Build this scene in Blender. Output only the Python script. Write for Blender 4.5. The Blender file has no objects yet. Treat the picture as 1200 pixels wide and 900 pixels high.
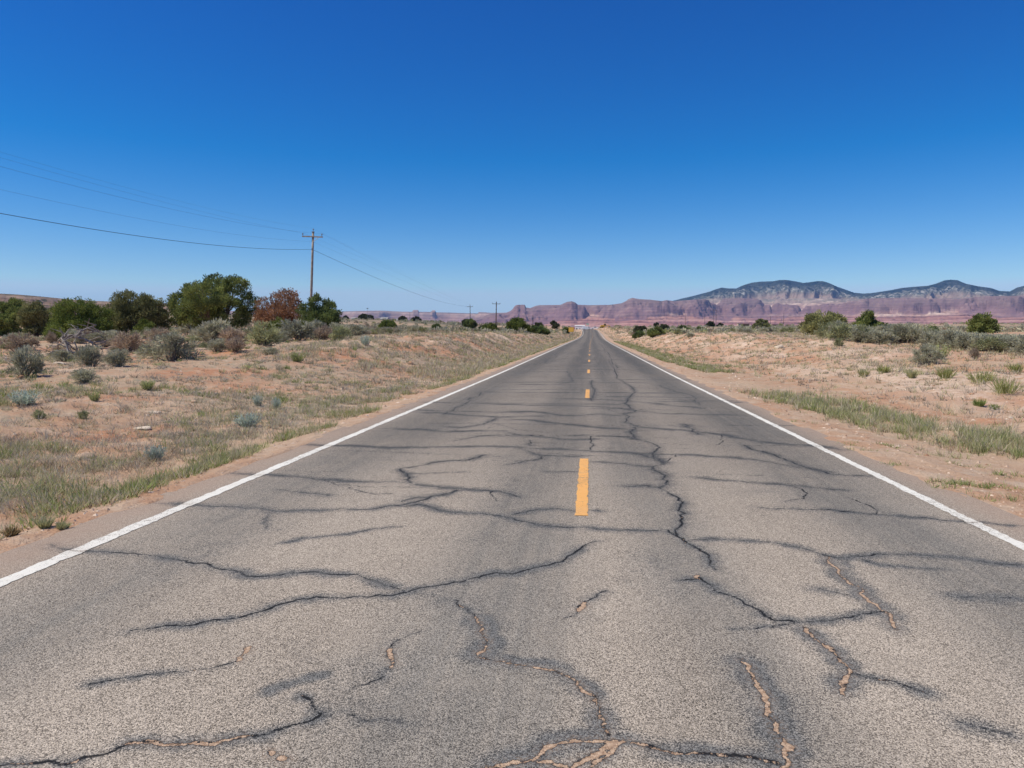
import bpy, bmesh, math, random
import bpy, bmesh, math, random
import numpy as np
from mathutils import Vector, Matrix
random.seed(7)
RNG = np.random.default_rng(7)
scene = bpy.context.scene
COL = scene.collection
CAMZ = 1.6
F = 850.0
TH = math.atan(57/F)
PS = math.atan(92/F*math.cos(TH))
cF = np.array([-math.sin(PS)*math.cos(TH), math.cos(PS)*math.cos(TH), -math.sin(TH)])
cR = np.array([math.cos(PS), math.sin(PS), 0.0])
cU = np.cross(cR, cF)

def ray(u, v):
    """direction through a point of the 1200 x 900 photograph"""
    return cF + cR*((u-600)/F) - cU*((v-450)/F)

def at(u, v, Y):
    d = ray(u, v)
    k = Y/d[1]
    return np.array([d[0]*k, Y, CAMZ+d[2]*k])

# ------------------------------------------------------------------ noise
def _hash(ix, iy, seed):
    n = (ix.astype(np.int64)*374761393 + iy.astype(np.int64)*668265263 + seed*974634777) & 0x7fffffff
    n = ((n ^ (n >> 13))*1274126177) & 0x7fffffff
    return ((n ^ (n >> 16)) & 0xffff)/65535.0

def noise(x, y, seed=0):
    x = np.asarray(x, float); y = np.asarray(y, float)
    x, y = np.broadcast_arrays(x, y)
    ix = np.floor(x); iy = np.floor(y)
    fx = x-ix; fy = y-iy
    def g(dx, dy):
        a = _hash(ix+dx, iy+dy, seed)*2*np.pi
        return np.cos(a)*(fx-dx) + np.sin(a)*(fy-dy)
    ux = fx*fx*fx*(fx*(fx*6-15)+10); uy = fy*fy*fy*(fy*(fy*6-15)+10)
    a = g(0, 0)*(1-ux)+g(1, 0)*ux
    b = g(0, 1)*(1-ux)+g(1, 1)*ux
    return (a*(1-uy)+b*uy)*1.5

def fbm(x, y, seed=0, octv=4, gain=.5):
    s = 0; a = 1; t = 0
    for i in range(octv):
        s = s+a*noise(np.asarray(x)*2**i, np.asarray(y)*2**i, seed+i*17); t += a; a *= gain
    return s/t*1.3

def ridged(x, y, seed=0, octv=4):
    s = 0; a = 1; t = 0
    for i in range(octv):
        s = s+a*(1-np.abs(noise(np.asarray(x)*2**i, np.asarray(y)*2**i, seed+i*13))*2); t += a; a *= .5
    return s/t

def sstep(a, b, x):
    t = np.clip((np.asarray(x, float)-a)/(b-a), 0, 1)
    return t*t*(3-2*t)

# ------------------------------------------------------------------ mesh helpers
def tag(o, label=None, cat=None, group=None, kind=None):
    if label: o['label'] = label
    if cat: o['category'] = cat
    if group: o['group'] = group
    if kind: o['kind'] = kind
    return o

def empty(name, loc, rz=0.0):
    o = bpy.data.objects.new(name, None)
    o.empty_display_size = .2
    o.location = loc; o.rotation_euler = (0, 0, rz)
    COL.objects.link(o)
    return o

def np_mesh(name, V, polys, smooth=False, attrs=None, cols=None):
    """polys: list of (m,k) index arrays; attrs: name -> per-vertex floats; cols: per-vertex rgb"""
    me = bpy.data.meshes.new(name)
    V = np.asarray(V, np.float32)
    me.vertices.add(len(V)); me.vertices.foreach_set('co', V.ravel())
    polys = [np.asarray(p, np.int32) for p in polys if len(p)]
    nl = sum(p.size for p in polys); npoly = sum(len(p) for p in polys)
    me.loops.add(nl); me.polygons.add(npoly)
    me.loops.foreach_set('vertex_index', np.concatenate([p.ravel() for p in polys]))
    tot = np.concatenate([np.full(len(p), p.shape[1], np.int32) for p in polys])
    st = np.concatenate([[0], np.cumsum(tot)[:-1]]).astype(np.int32)
    me.polygons.foreach_set('loop_start', st)
    try: me.polygons.foreach_set('loop_total', tot)
    except Exception: pass
    me.update(calc_edges=True)
    me.polygons.foreach_set('use_smooth', np.full(npoly, smooth, bool))
    for k, a in (attrs or {}).items():
        at_ = me.attributes.new(k, 'FLOAT', 'POINT'); at_.data.foreach_set('value', np.asarray(a, np.float32))
    if cols is not None:
        c = np.ones((len(V), 4), np.float32); c[:, :3] = cols
        at_ = me.attributes.new('tint', 'FLOAT_COLOR', 'POINT'); at_.data.foreach_set('color', c.ravel())
    me.validate()
    return me

def obj(name, me, mat=None, parent=None):
    o = bpy.data.objects.new(name, me)
    if mat is not None and not me.materials: me.materials.append(mat)
    COL.objects.link(o)
    if parent is not None: o.parent = parent
    return o

def grid_faces(nr, nc, off=0):
    i = np.arange(nr-1)[:, None]*nc + np.arange(nc-1)[None, :]
    i = i.ravel()+off
    return np.stack([i, i+1, i+nc+1, i+nc], 1)

class MB:
    """collects boxes, tubes, lathes into one mesh"""
    def __init__(s): s.V = []; s.P = {}; s.n = 0
    def add(s, V, faces):
        V = np.asarray(V, float)
        for f in faces: s.P.setdefault(len(f), []).append([i+s.n for i in f])
        s.V.append(V); s.n += len(V); return s
    def box(s, x0, x1, y0, y1, z0, z1, bev=0.0):
        b = min(bev, (x1-x0)/2.01, (y1-y0)/2.01, (z1-z0)/2.01)
        if b <= 0:
            V = [(x, y, z) for z in (z0, z1) for y in (y0, y1) for x in (x0, x1)]
            return s.add(V, [(0, 2, 3, 1), (4, 5, 7, 6), (0, 1, 5, 4), (2, 6, 7, 3), (0, 4, 6, 2), (1, 3, 7, 5)])
        bm = bmesh.new(); bmesh.ops.create_cube(bm, size=1)
        for v in bm.verts: v.co = ((x0+x1)/2+v.co.x*(x1-x0), (y0+y1)/2+v.co.y*(y1-y0), (z0+z1)/2+v.co.z*(z1-z0))
        bmesh.ops.bevel(bm, geom=bm.edges[:], offset=b, segments=2, affect='EDGES')
        bm.verts.index_update()
        s.add([v.co[:] for v in bm.verts], [[v.index for v in f.verts] for f in bm.faces]); bm.free(); return s
    def tube(s, pts, rad, n=8, cap=True):
        pts = np.asarray(pts, float); m = len(pts)
        rad = np.broadcast_to(np.asarray(rad, float), (m,))
        t = np.gradient(pts, axis=0); t /= np.linalg.norm(t, axis=1)[:, None]+1e-12
        ref = np.array([0, 0, 1.0]) if abs(t[0][2]) < .9 else np.array([1.0, 0, 0])
        V = []
        for i in range(m):
            a = np.cross(t[i], ref); a /= np.linalg.norm(a)+1e-12; b = np.cross(t[i], a)
            an = np.arange(n)*2*np.pi/n
            V.append(pts[i]+rad[i]*(np.cos(an)[:, None]*a+np.sin(an)[:, None]*b))
        V = np.concatenate(V); Fs = []
        for i in range(m-1):
            for j in range(n):
                k = (j+1) % n
                Fs.append((i*n+j, i*n+k, (i+1)*n+k, (i+1)*n+j))
        if cap:
            Fs.append(tuple(range(n))[::-1]); Fs.append(tuple((m-1)*n+j for j in range(n)))
        return s.add(V, Fs)
    def prism(s, poly, y0, y1):
        """outline in xz, thickness along y"""
        n = len(poly)
        V = [(x, y0, z) for x, z in poly]+[(x, y1, z) for x, z in poly]
        Fs = [tuple(range(n)), tuple(range(2*n-1, n-1, -1))]
        for i in range(n):
            j = (i+1) % n; Fs.append((i, i+n, j+n, j))
        return s.add(V, Fs)
    def mesh(s, name, smooth=False):
        me = np_mesh(name, np.concatenate(s.V), [np.array(p) for p in s.P.values()], smooth)
        bm = bmesh.new(); bm.from_mesh(me); bmesh.ops.recalc_face_normals(bm, faces=bm.faces[:]); bm.to_mesh(me); bm.free()
        return me
    def build(s, name, mat, parent=None, smooth=False): return obj(name, s.mesh(name, smooth), mat, parent)

# ------------------------------------------------------------------ materials
class NT:
    def __init__(s, name):
        s.m = bpy.data.materials.new(name); s.m.use_nodes = True
        s.t = s.m.node_tree; s.t.nodes.clear()
        s.out = s.t.nodes.new('ShaderNodeOutputMaterial')
    def n(s, ty, ins=None, **props):
        nd = s.t.nodes.new(ty)
        for k, v in props.items(): setattr(nd, k, v)
        for k, v in (ins or {}).items(): s.set(nd.inputs[k], v)
        return nd
    def set(s, sock, v):
        if isinstance(v, bpy.types.NodeSocket): s.t.links.new(v, sock)
        elif isinstance(v, bpy.types.Node): s.t.links.new(v.outputs[0], sock)
        else:
            if isinstance(v, (tuple, list)) and len(v) == 3 and sock.type == 'RGBA': v = (*v, 1)
            sock.default_value = v
    def math(s, op, a, b=0.0, c=0.0, clamp=False):
        return s.n('ShaderNodeMath', {0: a, 1: b, 2: c}, operation=op, use_clamp=clamp).outputs[0]
    def mix(s, f, a, b, blend='MIX'):
        nd = s.n('ShaderNodeMix', data_type='RGBA', blend_type=blend, clamp_factor=True)
        s.set(nd.inputs[0], f); s.set(nd.inputs[6], a); s.set(nd.inputs[7], b)
        return nd.outputs[2]
    def rng(s, v, a, b, c=0.0, d=1.0, smooth=True):
        nd = s.n('ShaderNodeMapRange', {0: v, 1: a, 2: b, 3: c, 4: d}, interpolation_type='SMOOTHSTEP' if smooth else 'LINEAR')
        return nd.outputs[0]
    def noise(s, vec, scale, detail=3, rough=.5, off=None):
        if off is not None: vec = s.n('ShaderNodeVectorMath', {0: vec, 1: off}, operation='ADD').outputs[0]
        return s.n('ShaderNodeTexNoise', {'Vector': vec, 'Scale': scale, 'Detail': detail, 'Roughness': rough}).outputs[0]
    def pos(s): return s.n('ShaderNodeNewGeometry').outputs['Position']
    def scale(s, v, sc): return s.n('ShaderNodeVectorMath', {0: v, 1: sc}, operation='MULTIPLY').outputs[0]
    def attr(s, name): return s.n('ShaderNodeAttribute', attribute_name=name)
    def ramp(s, f, stops):
        nd = s.n('ShaderNodeValToRGB', {0: f}); cr = nd.color_ramp
        while len(cr.elements) < len(stops): cr.elements.new(.5)
        for e, (p, c) in zip(cr.elements, stops): e.position = p; e.color = (*c, 1)
        return nd.outputs[0]
    def surf(s, col, rough=.9, spec=.2, bump=None, bdist=.01, bstr=1.0, metal=0.0):
        p = s.n('ShaderNodeBsdfPrincipled', {'Base Color': col, 'Roughness': rough, 'Specular IOR Level': spec, 'Metallic': metal})
        if bump is not None:
            b = s.n('ShaderNodeBump', {'Height': bump, 'Distance': bdist, 'Strength': bstr})
            s.t.links.new(b.outputs[0], p.inputs['Normal'])
        s.t.links.new(p.outputs[0], s.out.inputs[0])
        return s.m

def mat_plain(name, col, rough=.6, spec=.3, metal=0.0, var=.15, sc=6.0):
    n = NT(name)
    tc = n.n('ShaderNodeTexCoord').outputs['Object']
    f = n.noise(tc, sc, 4, .6)
    c = n.mix(n.rng(f, .3, .7), tuple(x*(1-var) for x in col), tuple(min(1, x*(1+var)) for x in col))
    return n.surf(c, rough, spec, metal=metal)

def mat_leaf(name, trans=.25, vary=.25):
    """foliage: the colour of each leaf spray is an attribute, each plant varies a little"""
    n = NT(name)
    a = n.attr('tint').outputs['Color']
    r = n.n('ShaderNodeObjectInfo').outputs['Random']
    c = n.mix(n.rng(r, 0, 1, 0, 1, False), n.mix(1.0, a, (1-vary,)*3, 'MULTIPLY'), n.mix(1.0, a, (1+vary, 1+vary*.8, 1+vary*.5), 'MULTIPLY'))
    d = n.n('ShaderNodeBsdfDiffuse', {'Color': c})
    t = n.n('ShaderNodeBsdfTranslucent', {'Color': c})
    m = n.n('ShaderNodeMixShader', {0: trans, 1: d.outputs[0], 2: t.outputs[0]})
    n.t.links.new(m.outputs[0], n.out.inputs[0])
    return n.m

# ------------------------------------------------------------------ terrain
_ry = np.arange(-400, 1200, 2.0)
_rz = np.interp(_ry, [-400, 30, 41, 60, 80, 117, 160, 207, 245, 285, 330, 375, 400, 430, 470, 600, 1200],
                [0, 0, .04, .10, .17, .29, .45, .74, 1.22, 2.03, 3.2, 4.45, 4.95, 5.2, 5.2, 5.3, 6.0])
_k = np.hanning(13); _k /= _k.sum()
_rz = np.convolve(np.pad(_rz, 6, mode='edge'), _k, 'valid')
_cx = np.interp(_ry, [-400, 110, 160, 207, 250, 290, 340, 375, 430, 500, 1200], [0, 0, .15, .55, .9, .95, .3, -.6, -3, -8, -8])
_cx = np.convolve(np.pad(_cx, 6, mode='edge'), _k, 'valid')
def road_z(y): return np.interp(y, _ry, _rz)
def road_c(y): return np.interp(y, _ry, _cx)
LINE_L, LINE_R = -3.78, 3.27
EDGE_L, EDGE_R = -4.30, 3.78

def H(x, y, detail=True):
    x = np.asarray(x, float); y = np.asarray(y, float)
    x, y = np.broadcast_arrays(x, y)
    r = road_z(y); lx = x-road_c(y)
    # left bank
    pl = np.interp(y, [-80, 5, 15, 20, 35, 50, 60, 100, 150, 207, 260, 310, 400, 520, 2000], [.2, .15, .3, .4, .85, 1.35, 1.55, 1.6, 1.4, 1.0, 1.3, 1.3, 1.5, 1.0, 1.0])
    L = -lx
    s1 = np.interp(y, [0, 20, 50, 150, 400], [16, 15, 13.0, 12.0, 12.0])
    bl = pl*sstep(6.3, s1, L) - .10*sstep(4.3, 5.2, L)*(1-sstep(7, 11, L))
    sl = np.interp(y, [0, 70, 120, 200, 400, 900], [-.004, -.017, .0, .028, .036, .03])
    bl = bl + sl*np.clip(L-14, 0, 260)
    # right bank
    pr = np.interp(y, [-80, 5, 15, 30, 41, 60, 80, 120, 200, 300, 400, 520, 2000], [.1, .1, .2, .5, .78, 1.25, 1.6, 1.55, 1.4, .9, 1.0, .8, .8])
    s0 = np.interp(y, [0, 40, 100, 300], [8.0, 7.0, 6.0, 6.0]); s2 = np.interp(y, [0, 40, 100, 300], [24, 19, 14, 12])
    br = pr*sstep(0, 1, (lx-s0)/(s2-s0)) - .07*sstep(3.9, 5.2, lx)*(1-sstep(8, 12, lx))
    sr = np.interp(y, [0, 70, 200, 600], [.0, .0, .006, .009])
    br = br + sr*np.clip(lx-16, 0, 260)
    z = r+np.where(lx < 0, bl, br)
    dist = np.hypot(x, y)
    z = z+.0085*np.clip(dist-600, 0, 6500)
    if detail:
        off = sstep(4.4, 9, np.abs(lx+.25))
        z = z+off*(.16*fbm(x/7, y/7, 3, 3)+.05*fbm(x/1.3, y/1.3, 5, 3)+.5*fbm(x/60, y/60, 9, 2)*sstep(25, 80, np.abs(lx)))
        z = z+sstep(4.4, 5.5, np.abs(lx+.25))*.022*fbm(x/.35, y/.35, 8, 2)*(1-sstep(40, 60, dist))
        bank = sstep(6.5, 9, np.abs(lx))*(1-sstep(13, 20, np.abs(lx)))*sstep(25, 50, y)
        z = z+bank*.30*fbm(x/2.2, y/3.0, 12, 4)
        rb = sstep(5.2, 8, lx)*(1-sstep(70, 110, dist))
        z = z+rb*(.085*fbm(x/.9, y/1.2, 14, 3)-.05*sstep(.62, .8, ridged(x/3.5, y/2.0, 15, 3))*sstep(7, 10, lx))
        z = z+sstep(3.9, 4.4, lx)*(1-sstep(5.6, 7.5, lx))*(1-sstep(50, 80, dist))*.03*fbm(x/.22, y/7, 19, 3)
        z = z+sstep(-5.2, -8, lx)*(1-sstep(70, 110, dist))*.06*fbm(x/.8, y/.9, 16, 3)
        # under and beside the slab: the soil dips under the asphalt and laps over its broken edge
        e = np.where(lx < 0, lx-EDGE_L, EDGE_R-lx)      # >0 inside
        lap = r+.007+.028*fbm(x/.5, y/.7, 21, 3)-.02*sstep(0, .25, e)
        under = r-.12
        z = np.where(e > .35, under, np.where(e > -.5, lap*(1-sstep(0, .5, -e))+z*sstep(0, .5, -e), z))
        z = np.where((e > .12) & (e <= .35), lap+(under-lap)*sstep(.12, .35, e), z)
    return z

def Hs(x, y): return float(H(np.array([x]), np.array([y]))[0])

_march = np.concatenate([np.arange(2, 60, .1), 60*1.004**np.arange(0, 700)])
def ground_at(u, v, fallback=60.0):
    d = ray(u, v); k = _march/d[1]
    x = d[0]*k; z = CAMZ+d[2]*k
    h = H(x, _march)
    i = np.argmax(z <= h)
    if z[i] > h[i]: i = np.searchsorted(_march, fallback)
    return np.array([x[i], _march[i], h[i]])
# ------------------------------------------------------------------ surface materials
def soil_colour(n, P):
    a = n.noise(P, .22, 4, .6); b = n.noise(P, 1.7, 5, .65, (13, 7, 0)); c = n.noise(P, 9.0, 4, .7, (3, 31, 0))
    col = n.mix(n.rng(a, .35, .65), (.49, .285, .18), (.54, .38, .265))
    col = n.mix(n.rng(b, .42, .68), col, (.56, .42, .31))
    col = n.mix(n.rng(c, .52, .75, 0, .55), col, (.33, .19, .12))
    return col

def make_ground_mat():
    n = NT('desert_soil'); P = n.pos()
    col = soil_colour(n, P)
    pale = n.attr('pale').outputs['Fac']; veg = n.attr('veg').outputs['Fac']; scrub = n.attr('scrub').outputs['Fac']; red = n.attr('red').outputs['Fac']
    k = n.noise(P, 3.2, 5, .65, (5, 5, 0))
    col = n.mix(n.math('MULTIPLY', red, n.rng(k, .3, .6)), col, (.49, .235, .135))
    col = n.mix(n.math('MULTIPLY', pale, n.rng(k, .36, .6)), col, (.66, .50, .385))
    # litter of dead stems between the grass
    k2 = n.noise(P, 5.5, 5, .7, (50, 5, 0))
    col = n.mix(n.math('MULTIPLY', veg, n.rng(k2, .40, .64)), col, (.36, .30, .215))
    # stones
    v1 = n.n('ShaderNodeTexVoronoi', {'Vector': P, 'Scale': 22.0}); v2 = n.n('ShaderNodeTexVoronoi', {'Vector': P, 'Scale': 60.0})
    pk1 = n.n('ShaderNodeSeparateColor', {0: v1.outputs['Color']}); pk2 = n.n('ShaderNodeSeparateColor', {0: v2.outputs['Color']})
    m1 = n.math('MULTIPLY', n.rng(v1.outputs['Distance'], .33, .22), n.rng(pk1.outputs[0], .80, .84))
    m2 = n.math('MULTIPLY', n.rng(v2.outputs['Distance'], .40, .28), n.rng(pk2.outputs[0], .62, .66))
    col = n.mix(n.math('MULTIPLY', m2, .8), col, n.mix(pk2.outputs[1], (.24, .135, .09), (.66, .5, .38)))
    col = n.mix(n.math('MULTIPLY', m1, .9), col, n.mix(pk1.outputs[1], (.33, .19, .125), (.68, .54, .43)))
    # far plain: sage flats with bare patches
    k3 = n.noise(n.scale(P, (.02, .02, .02)), 1.0, 6, .7); k4 = n.noise(n.scale(P, (.0021, .0009, .002)), 1.0, 4, .6)
    fc = n.mix(n.rng(k3, .42, .60), (.16, .145, .105), (.42, .30, .215))
    fc = n.mix(n.rng(k4, .60, .68), fc, (.62, .52, .43))
    col = n.mix(scrub, col, fc)
    bh = n.math('ADD', n.math('ADD', n.math('MULTIPLY', n.noise(P, 14, 6, .75), .6), n.math('MULTIPLY', n.noise(P, 3.3, 6, .72), 1.5)), n.math('ADD', n.math('MULTIPLY', m1, .3), n.math('MULTIPLY', m2, .18)))
    return n.surf(col, .95, .05, bh, .05, .9)

def asphalt_colour(n, P):
    """returns colour, bump: stone chips with darker wheel tracks, dust near the edges"""
    X = n.n('ShaderNodeSeparateXYZ', {0: P}).outputs[0]
    v = n.n('ShaderNodeTexVoronoi', {'Vector': P, 'Scale': 200.0}); pk = n.n('ShaderNodeSeparateColor', {0: v.outputs['Color']})
    fine = n.noise(P, 260, 3, .8)
    chip = n.math('ADD', n.math('MULTIPLY', pk.outputs[0], .55), n.math('MULTIPLY', fine, .45))
    # wheel tracks
    wob = n.math('MULTIPLY', n.math('SUBTRACT', n.noise(n.scale(P, (.4, .10, 1)), 1.0, 3, .5), .5), 1.3)
    Xw = n.math('ADD', X, wob)
    tr = None
    for c, w, s in ((-3.0, .95, .85), (-.62, .8, .9), (.62, .6, .75), (2.55, 1.0, 1.0)):
        d = n.math('ABSOLUTE', n.math('SUBTRACT', Xw, c))
        t = n.rng(d, w, .1, 0, s)
        tr = t if tr is None else n.math('MAXIMUM', tr, t)
    big = n.noise(n.scale(P, (.9, .35, 1)), 1.0, 4, .6, (9, 2, 0))
    strk = n.noise(n.scale(P, (9, .12, 1)), 1.0, 4, .65, (3, 3, 0))
    tr = n.math('MULTIPLY', tr, n.math('MULTIPLY', n.rng(big, .25, .62, .35, 1.0), n.rng(strk, .3, .65, .7, 1.1)))
    lo = n.mix(tr, (.105, .085, .066), (.058, .052, .046))
    hi = n.mix(tr, (.80, .67, .54), (.43, .385, .33))
    thr = n.rng(n.math('ADD', chip, n.math('MULTIPLY', n.math('SUBTRACT', big, .5), .25)), .24, .84, 0, 1, False)
    col = n.mix(thr, lo, hi)
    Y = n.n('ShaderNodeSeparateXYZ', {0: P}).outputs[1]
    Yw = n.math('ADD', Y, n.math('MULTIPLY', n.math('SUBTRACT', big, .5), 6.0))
    grazing_dark = n.math('ADD', n.rng(Yw, 4.5, 13, 0, .66), n.rng(Yw, 12, 45, 0, .34))     # darkening at flat viewing angles, put into the colour further along
    col = n.mix(grazing_dark, col, n.mix(1.0, col, (.44, .455, .475), 'MULTIPLY'))
    mot = n.noise(P, 2.3, 5, .65, (4, 40, 0))
    col = n.mix(n.math('MULTIPLY', n.rng(mot, .48, .78, 0, .35), n.math('SUBTRACT', 1.0, n.math('MULTIPLY', grazing_dark, .7))), col, (.36, .30, .24))
    col = n.mix(n.rng(n.noise(P, 1.1, 5, .65, (24, 10, 0)), .55, .75, 0, .30), col, (.12, .115, .11))
    # red dust blown onto the shoulders
    dl = n.rng(X, -3.55, -4.15); dr = n.rng(X, 3.15, 3.75)
    dust = n.math('MULTIPLY', n.math('MAXIMUM', dl, dr), n.rng(n.noise(P, 3.0, 5, .7), .2, .6, .45, .95))
    dcol = n.mix(chip, (.30, .21, .155), (.50, .37, .285))
    col = n.mix(n.math('MULTIPLY', dust, .85), col, dcol)
    bump = n.math('ADD', n.math('MULTIPLY', n.math('SUBTRACT', 1.0, v.outputs['Distance']), .6), n.math('MULTIPLY', fine, .4))
    return col, bump, chip

def make_road_mat():
    n = NT('cracked_asphalt'); P = n.pos()
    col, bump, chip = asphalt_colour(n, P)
    halo = n.attr('halo').outputs['Fac']; dep = n.attr('crack').outputs['Fac']; sand = n.attr('sand').outputs['Fac']
    hn = n.noise(P, 7.0, 5, .7, (1, 2, 0)); hf = n.noise(P, 45, 3, .7)
    hk = n.math('ADD', halo, n.math('ADD', n.math('MULTIPLY', n.math('SUBTRACT', hn, .5), .75), n.math('MULTIPLY', n.math('SUBTRACT', .5, chip), .55)))
    hm = n.math('MULTIPLY', n.rng(hk, .08, .80, 0, .92), n.rng(halo, .01, .10))
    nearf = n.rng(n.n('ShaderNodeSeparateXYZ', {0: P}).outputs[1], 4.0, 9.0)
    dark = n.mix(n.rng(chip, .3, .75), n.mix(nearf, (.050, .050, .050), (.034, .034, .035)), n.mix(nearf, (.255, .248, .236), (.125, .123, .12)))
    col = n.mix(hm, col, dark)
    jag = n.math('MULTIPLY', n.math('SUBTRACT', n.noise(P, 42, 4, .78), .5), .034)
    d2 = n.math('ADD', dep, jag)
    core = n.rng(d2, -.001, .003)
    rim = n.rng(n.math('ADD', d2, n.math('MULTIPLY', n.math('SUBTRACT', hn, .5), .03)), -.012, .001, 0, .5)
    col = n.mix(n.math('MULTIPLY', rim, n.rng(halo, .05, .3)), col, n.mix(chip, (.025, .026, .03), (.085, .086, .088)))
    scol = n.mix(n.rng(hf, .35, .65), (.33, .205, .13), (.62, .44, .305))
    sm = n.rng(n.math('ADD', sand, n.math('MULTIPLY', n.math('SUBTRACT', n.noise(P, 13, 4, .75, (8, 8, 0)), .5), 2.2)), .52, .64)
    spill = n.math('MULTIPLY', n.math('MULTIPLY', n.rng(n.math('ADD', dep, n.math('MULTIPLY', n.math('SUBTRACT', hn, .5), .05)), -.05, .0), n.rng(sand, .45, .9)), n.rng(n.math('ADD', hf, n.math('MULTIPLY', n.math('SUBTRACT', .5, chip), .4)), .42, .66, 0, .30))
    col = n.mix(spill, col, scol)
    inner = n.mix(n.math('MULTIPLY', sm, n.rng(d2, .0015, .004)), (.020, .019, .019), scol)
    col = n.mix(core, col, inner)
    b2 = n.math('SUBTRACT', bump, n.math('MULTIPLY', core, n.math('SUBTRACT', 2.4, n.math('MULTIPLY', sm, 1.4))))
    return n.surf(col, .88, .22, b2, .006, .9)

def make_paint(name, c1, c2, wear):
    n = NT(name); P = n.pos()
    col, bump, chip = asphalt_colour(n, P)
    w = n.math('ADD', n.math('MULTIPLY', n.noise(P, 16, 5, .75), .6), n.math('MULTIPLY', chip, .4))
    k = n.noise(P, 1.3, 3, .6, (2, 2, 9))
    w = n.math('ADD', w, n.math('MULTIPLY', n.math('SUBTRACT', k, .5), .35))
    pc = n.mix(n.noise(P, 5, 4, .6), c1, c2)
    dirt = n.noise(P, 4.5, 5, .7, (6, 1, 3))
    pc = n.mix(n.rng(dirt, .48, .75, 0, .45), pc, n.mix(.5, col, pc))
    c = n.mix(n.rng(w, wear-.06, wear+.06), n.mix(.25, col, (.2, .16, .13)), pc)
    dep = n.math('ADD', n.attr('crack').outputs['Fac'], n.math('MULTIPLY', n.math('SUBTRACT', n.noise(P, 42, 4, .78), .5), .03))
    c = n.mix(n.rng(dep, -.010, -.002), c, n.mix(.4, col, (.2, .16, .13)))
    c = n.mix(n.rng(dep, -.001, .004), c, (.05, .045, .04))
    c = n.mix(n.math('MULTIPLY', n.attr('halo').outputs['Fac'], .35), c, col)
    return n.surf(c, .8, .25, bump, .004, .7)

M = {}
M['ground'] = make_ground_mat()
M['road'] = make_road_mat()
M['white_paint'] = make_paint('white_road_paint', (.74, .70, .62), (.84, .80, .73), .385)
M['yellow_paint'] = make_paint('yellow_road_paint', (.78, .38, .10), (.84, .45, .16), .37)
M['leaf'] = mat_leaf('foliage', .30, .16)
M['grass'] = mat_leaf('grass_blades', .35, .0)
M['bark'] = mat_plain('juniper_bark', (.17, .13, .10), .95, .05, var=.35, sc=14)
M['twig'] = mat_plain('sage_wood', (.17, .145, .125), .95, .05, var=.3, sc=20)
M['dead_wood'] = mat_plain('weathered_dead_wood', (.27, .235, .21), .9, .05, var=.35, sc=9)
M['pole_wood'] = mat_plain('weathered_pole_wood', (.34, .285, .235), .9, .1, var=.25, sc=4)
M['dark_pole'] = mat_plain('dark_treated_wood', (.10, .08, .07), .9, .1, var=.25, sc=4)
M['iron'] = mat_plain('galvanised_iron', (.30, .30, .30), .5, .5, .6, var=.1)
M['porcelain'] = mat_plain('grey_porcelain', (.18, .18, .19), .3, .5)
M['wire'] = mat_plain('aluminium_wire', (.07, .075, .08), .6, .3)
M['cable'] = mat_plain('black_cable', (.018, .018, .02), .6, .3)
M['rock'] = mat_plain('tan_sandstone', (.52, .37, .26), .95, .1, var=.22, sc=11)
M['pale_rock'] = mat_plain('pale_sandstone', (.62, .51, .40), .95, .1, var=.2, sc=11)
M['red_rock'] = mat_plain('red_sandstone', (.42, .24, .15), .95, .1, var=.25, sc=11)
M['white_wall'] = mat_plain('white_siding', (.80, .79, .77), .7, .2, var=.04)
M['beige_wall'] = mat_plain('beige_stucco', (.55, .44, .34), .9, .1, var=.08)
M['grey_roof'] = mat_plain('grey_roofing', (.30, .29, .29), .8, .2, var=.12)
M['dark_wall'] = mat_plain('dark_brown_boards', (.06, .042, .036), .9, .1, var=.25)
M['glass'] = mat_plain('dark_window_glass', (.03, .035, .045), .1, .5, var=.05)
M['white_car'] = mat_plain('white_car_paint', (.82, .82, .82), .3, .5, var=.02)
M['red_car'] = mat_plain('red_car_paint', (.42, .03, .05), .3, .5, var=.05)
M['yellow_machine'] = mat_plain('yellow_machine_paint', (.80, .50, .05), .45, .4, var=.08)
M['tyre'] = mat_plain('black_rubber', (.02, .02, .02), .9, .1)
M['sign_yellow'] = mat_plain('yellow_sign_sheeting', (.80, .47, .08), .5, .3, var=.05)
M['sign_green'] = mat_plain('pale_green_sign_sheeting', (.40, .55, .42), .5, .3, var=.05)
M['bottle'] = mat_plain('dark_bottle_glass', (.02, .02, .022), .15, .6, var=.1)

# ------------------------------------------------------------------ ground sheet
def axis(step, lin, grow, far):
    a = [0.0]; s = step
    while a[-1] < far:
        if a[-1] > lin: s *= grow
        a.append(a[-1]+s)
    return np.array(a)
gx = axis(.13, 10, 1.022, 9000); gx = np.concatenate([-gx[:0:-1], gx])
gx = np.unique(np.round(np.concatenate([gx[(np.abs(gx-EDGE_L) > .5) & (np.abs(gx-EDGE_R) > .5)], np.arange(EDGE_L-.5, EDGE_L+.36, .03), np.arange(EDGE_R-.36, EDGE_R+.5, .03)]), 4))
gyp = axis(.085, 13, 1.016, 12500); gyn = axis(.4, 2, 1.12, 600)
gy = np.concatenate([-gyn[:0:-1], gyp])
GX, GY = np.meshgrid(gx, gy)
GZ = H(GX, GY)
lx = GX-road_c(GY); al = np.abs(lx+.25)
dist = np.hypot(GX, GY)
pale = np.where(lx > 0, sstep(8, 10, lx)*(1-sstep(14, 22, lx))*sstep(.0, .35, fbm(GX/5, GY/9, 31, 3)+.12), 0)
pale = np.maximum(pale, sstep(8, 10, -lx)*(1-sstep(12, 17, -lx))*sstep(28, 45, GY)*sstep(-.1, .35, fbm(GX/3, GY/3, 33, 3)))
pale = pale*(1-sstep(250, 400, dist))
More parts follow.
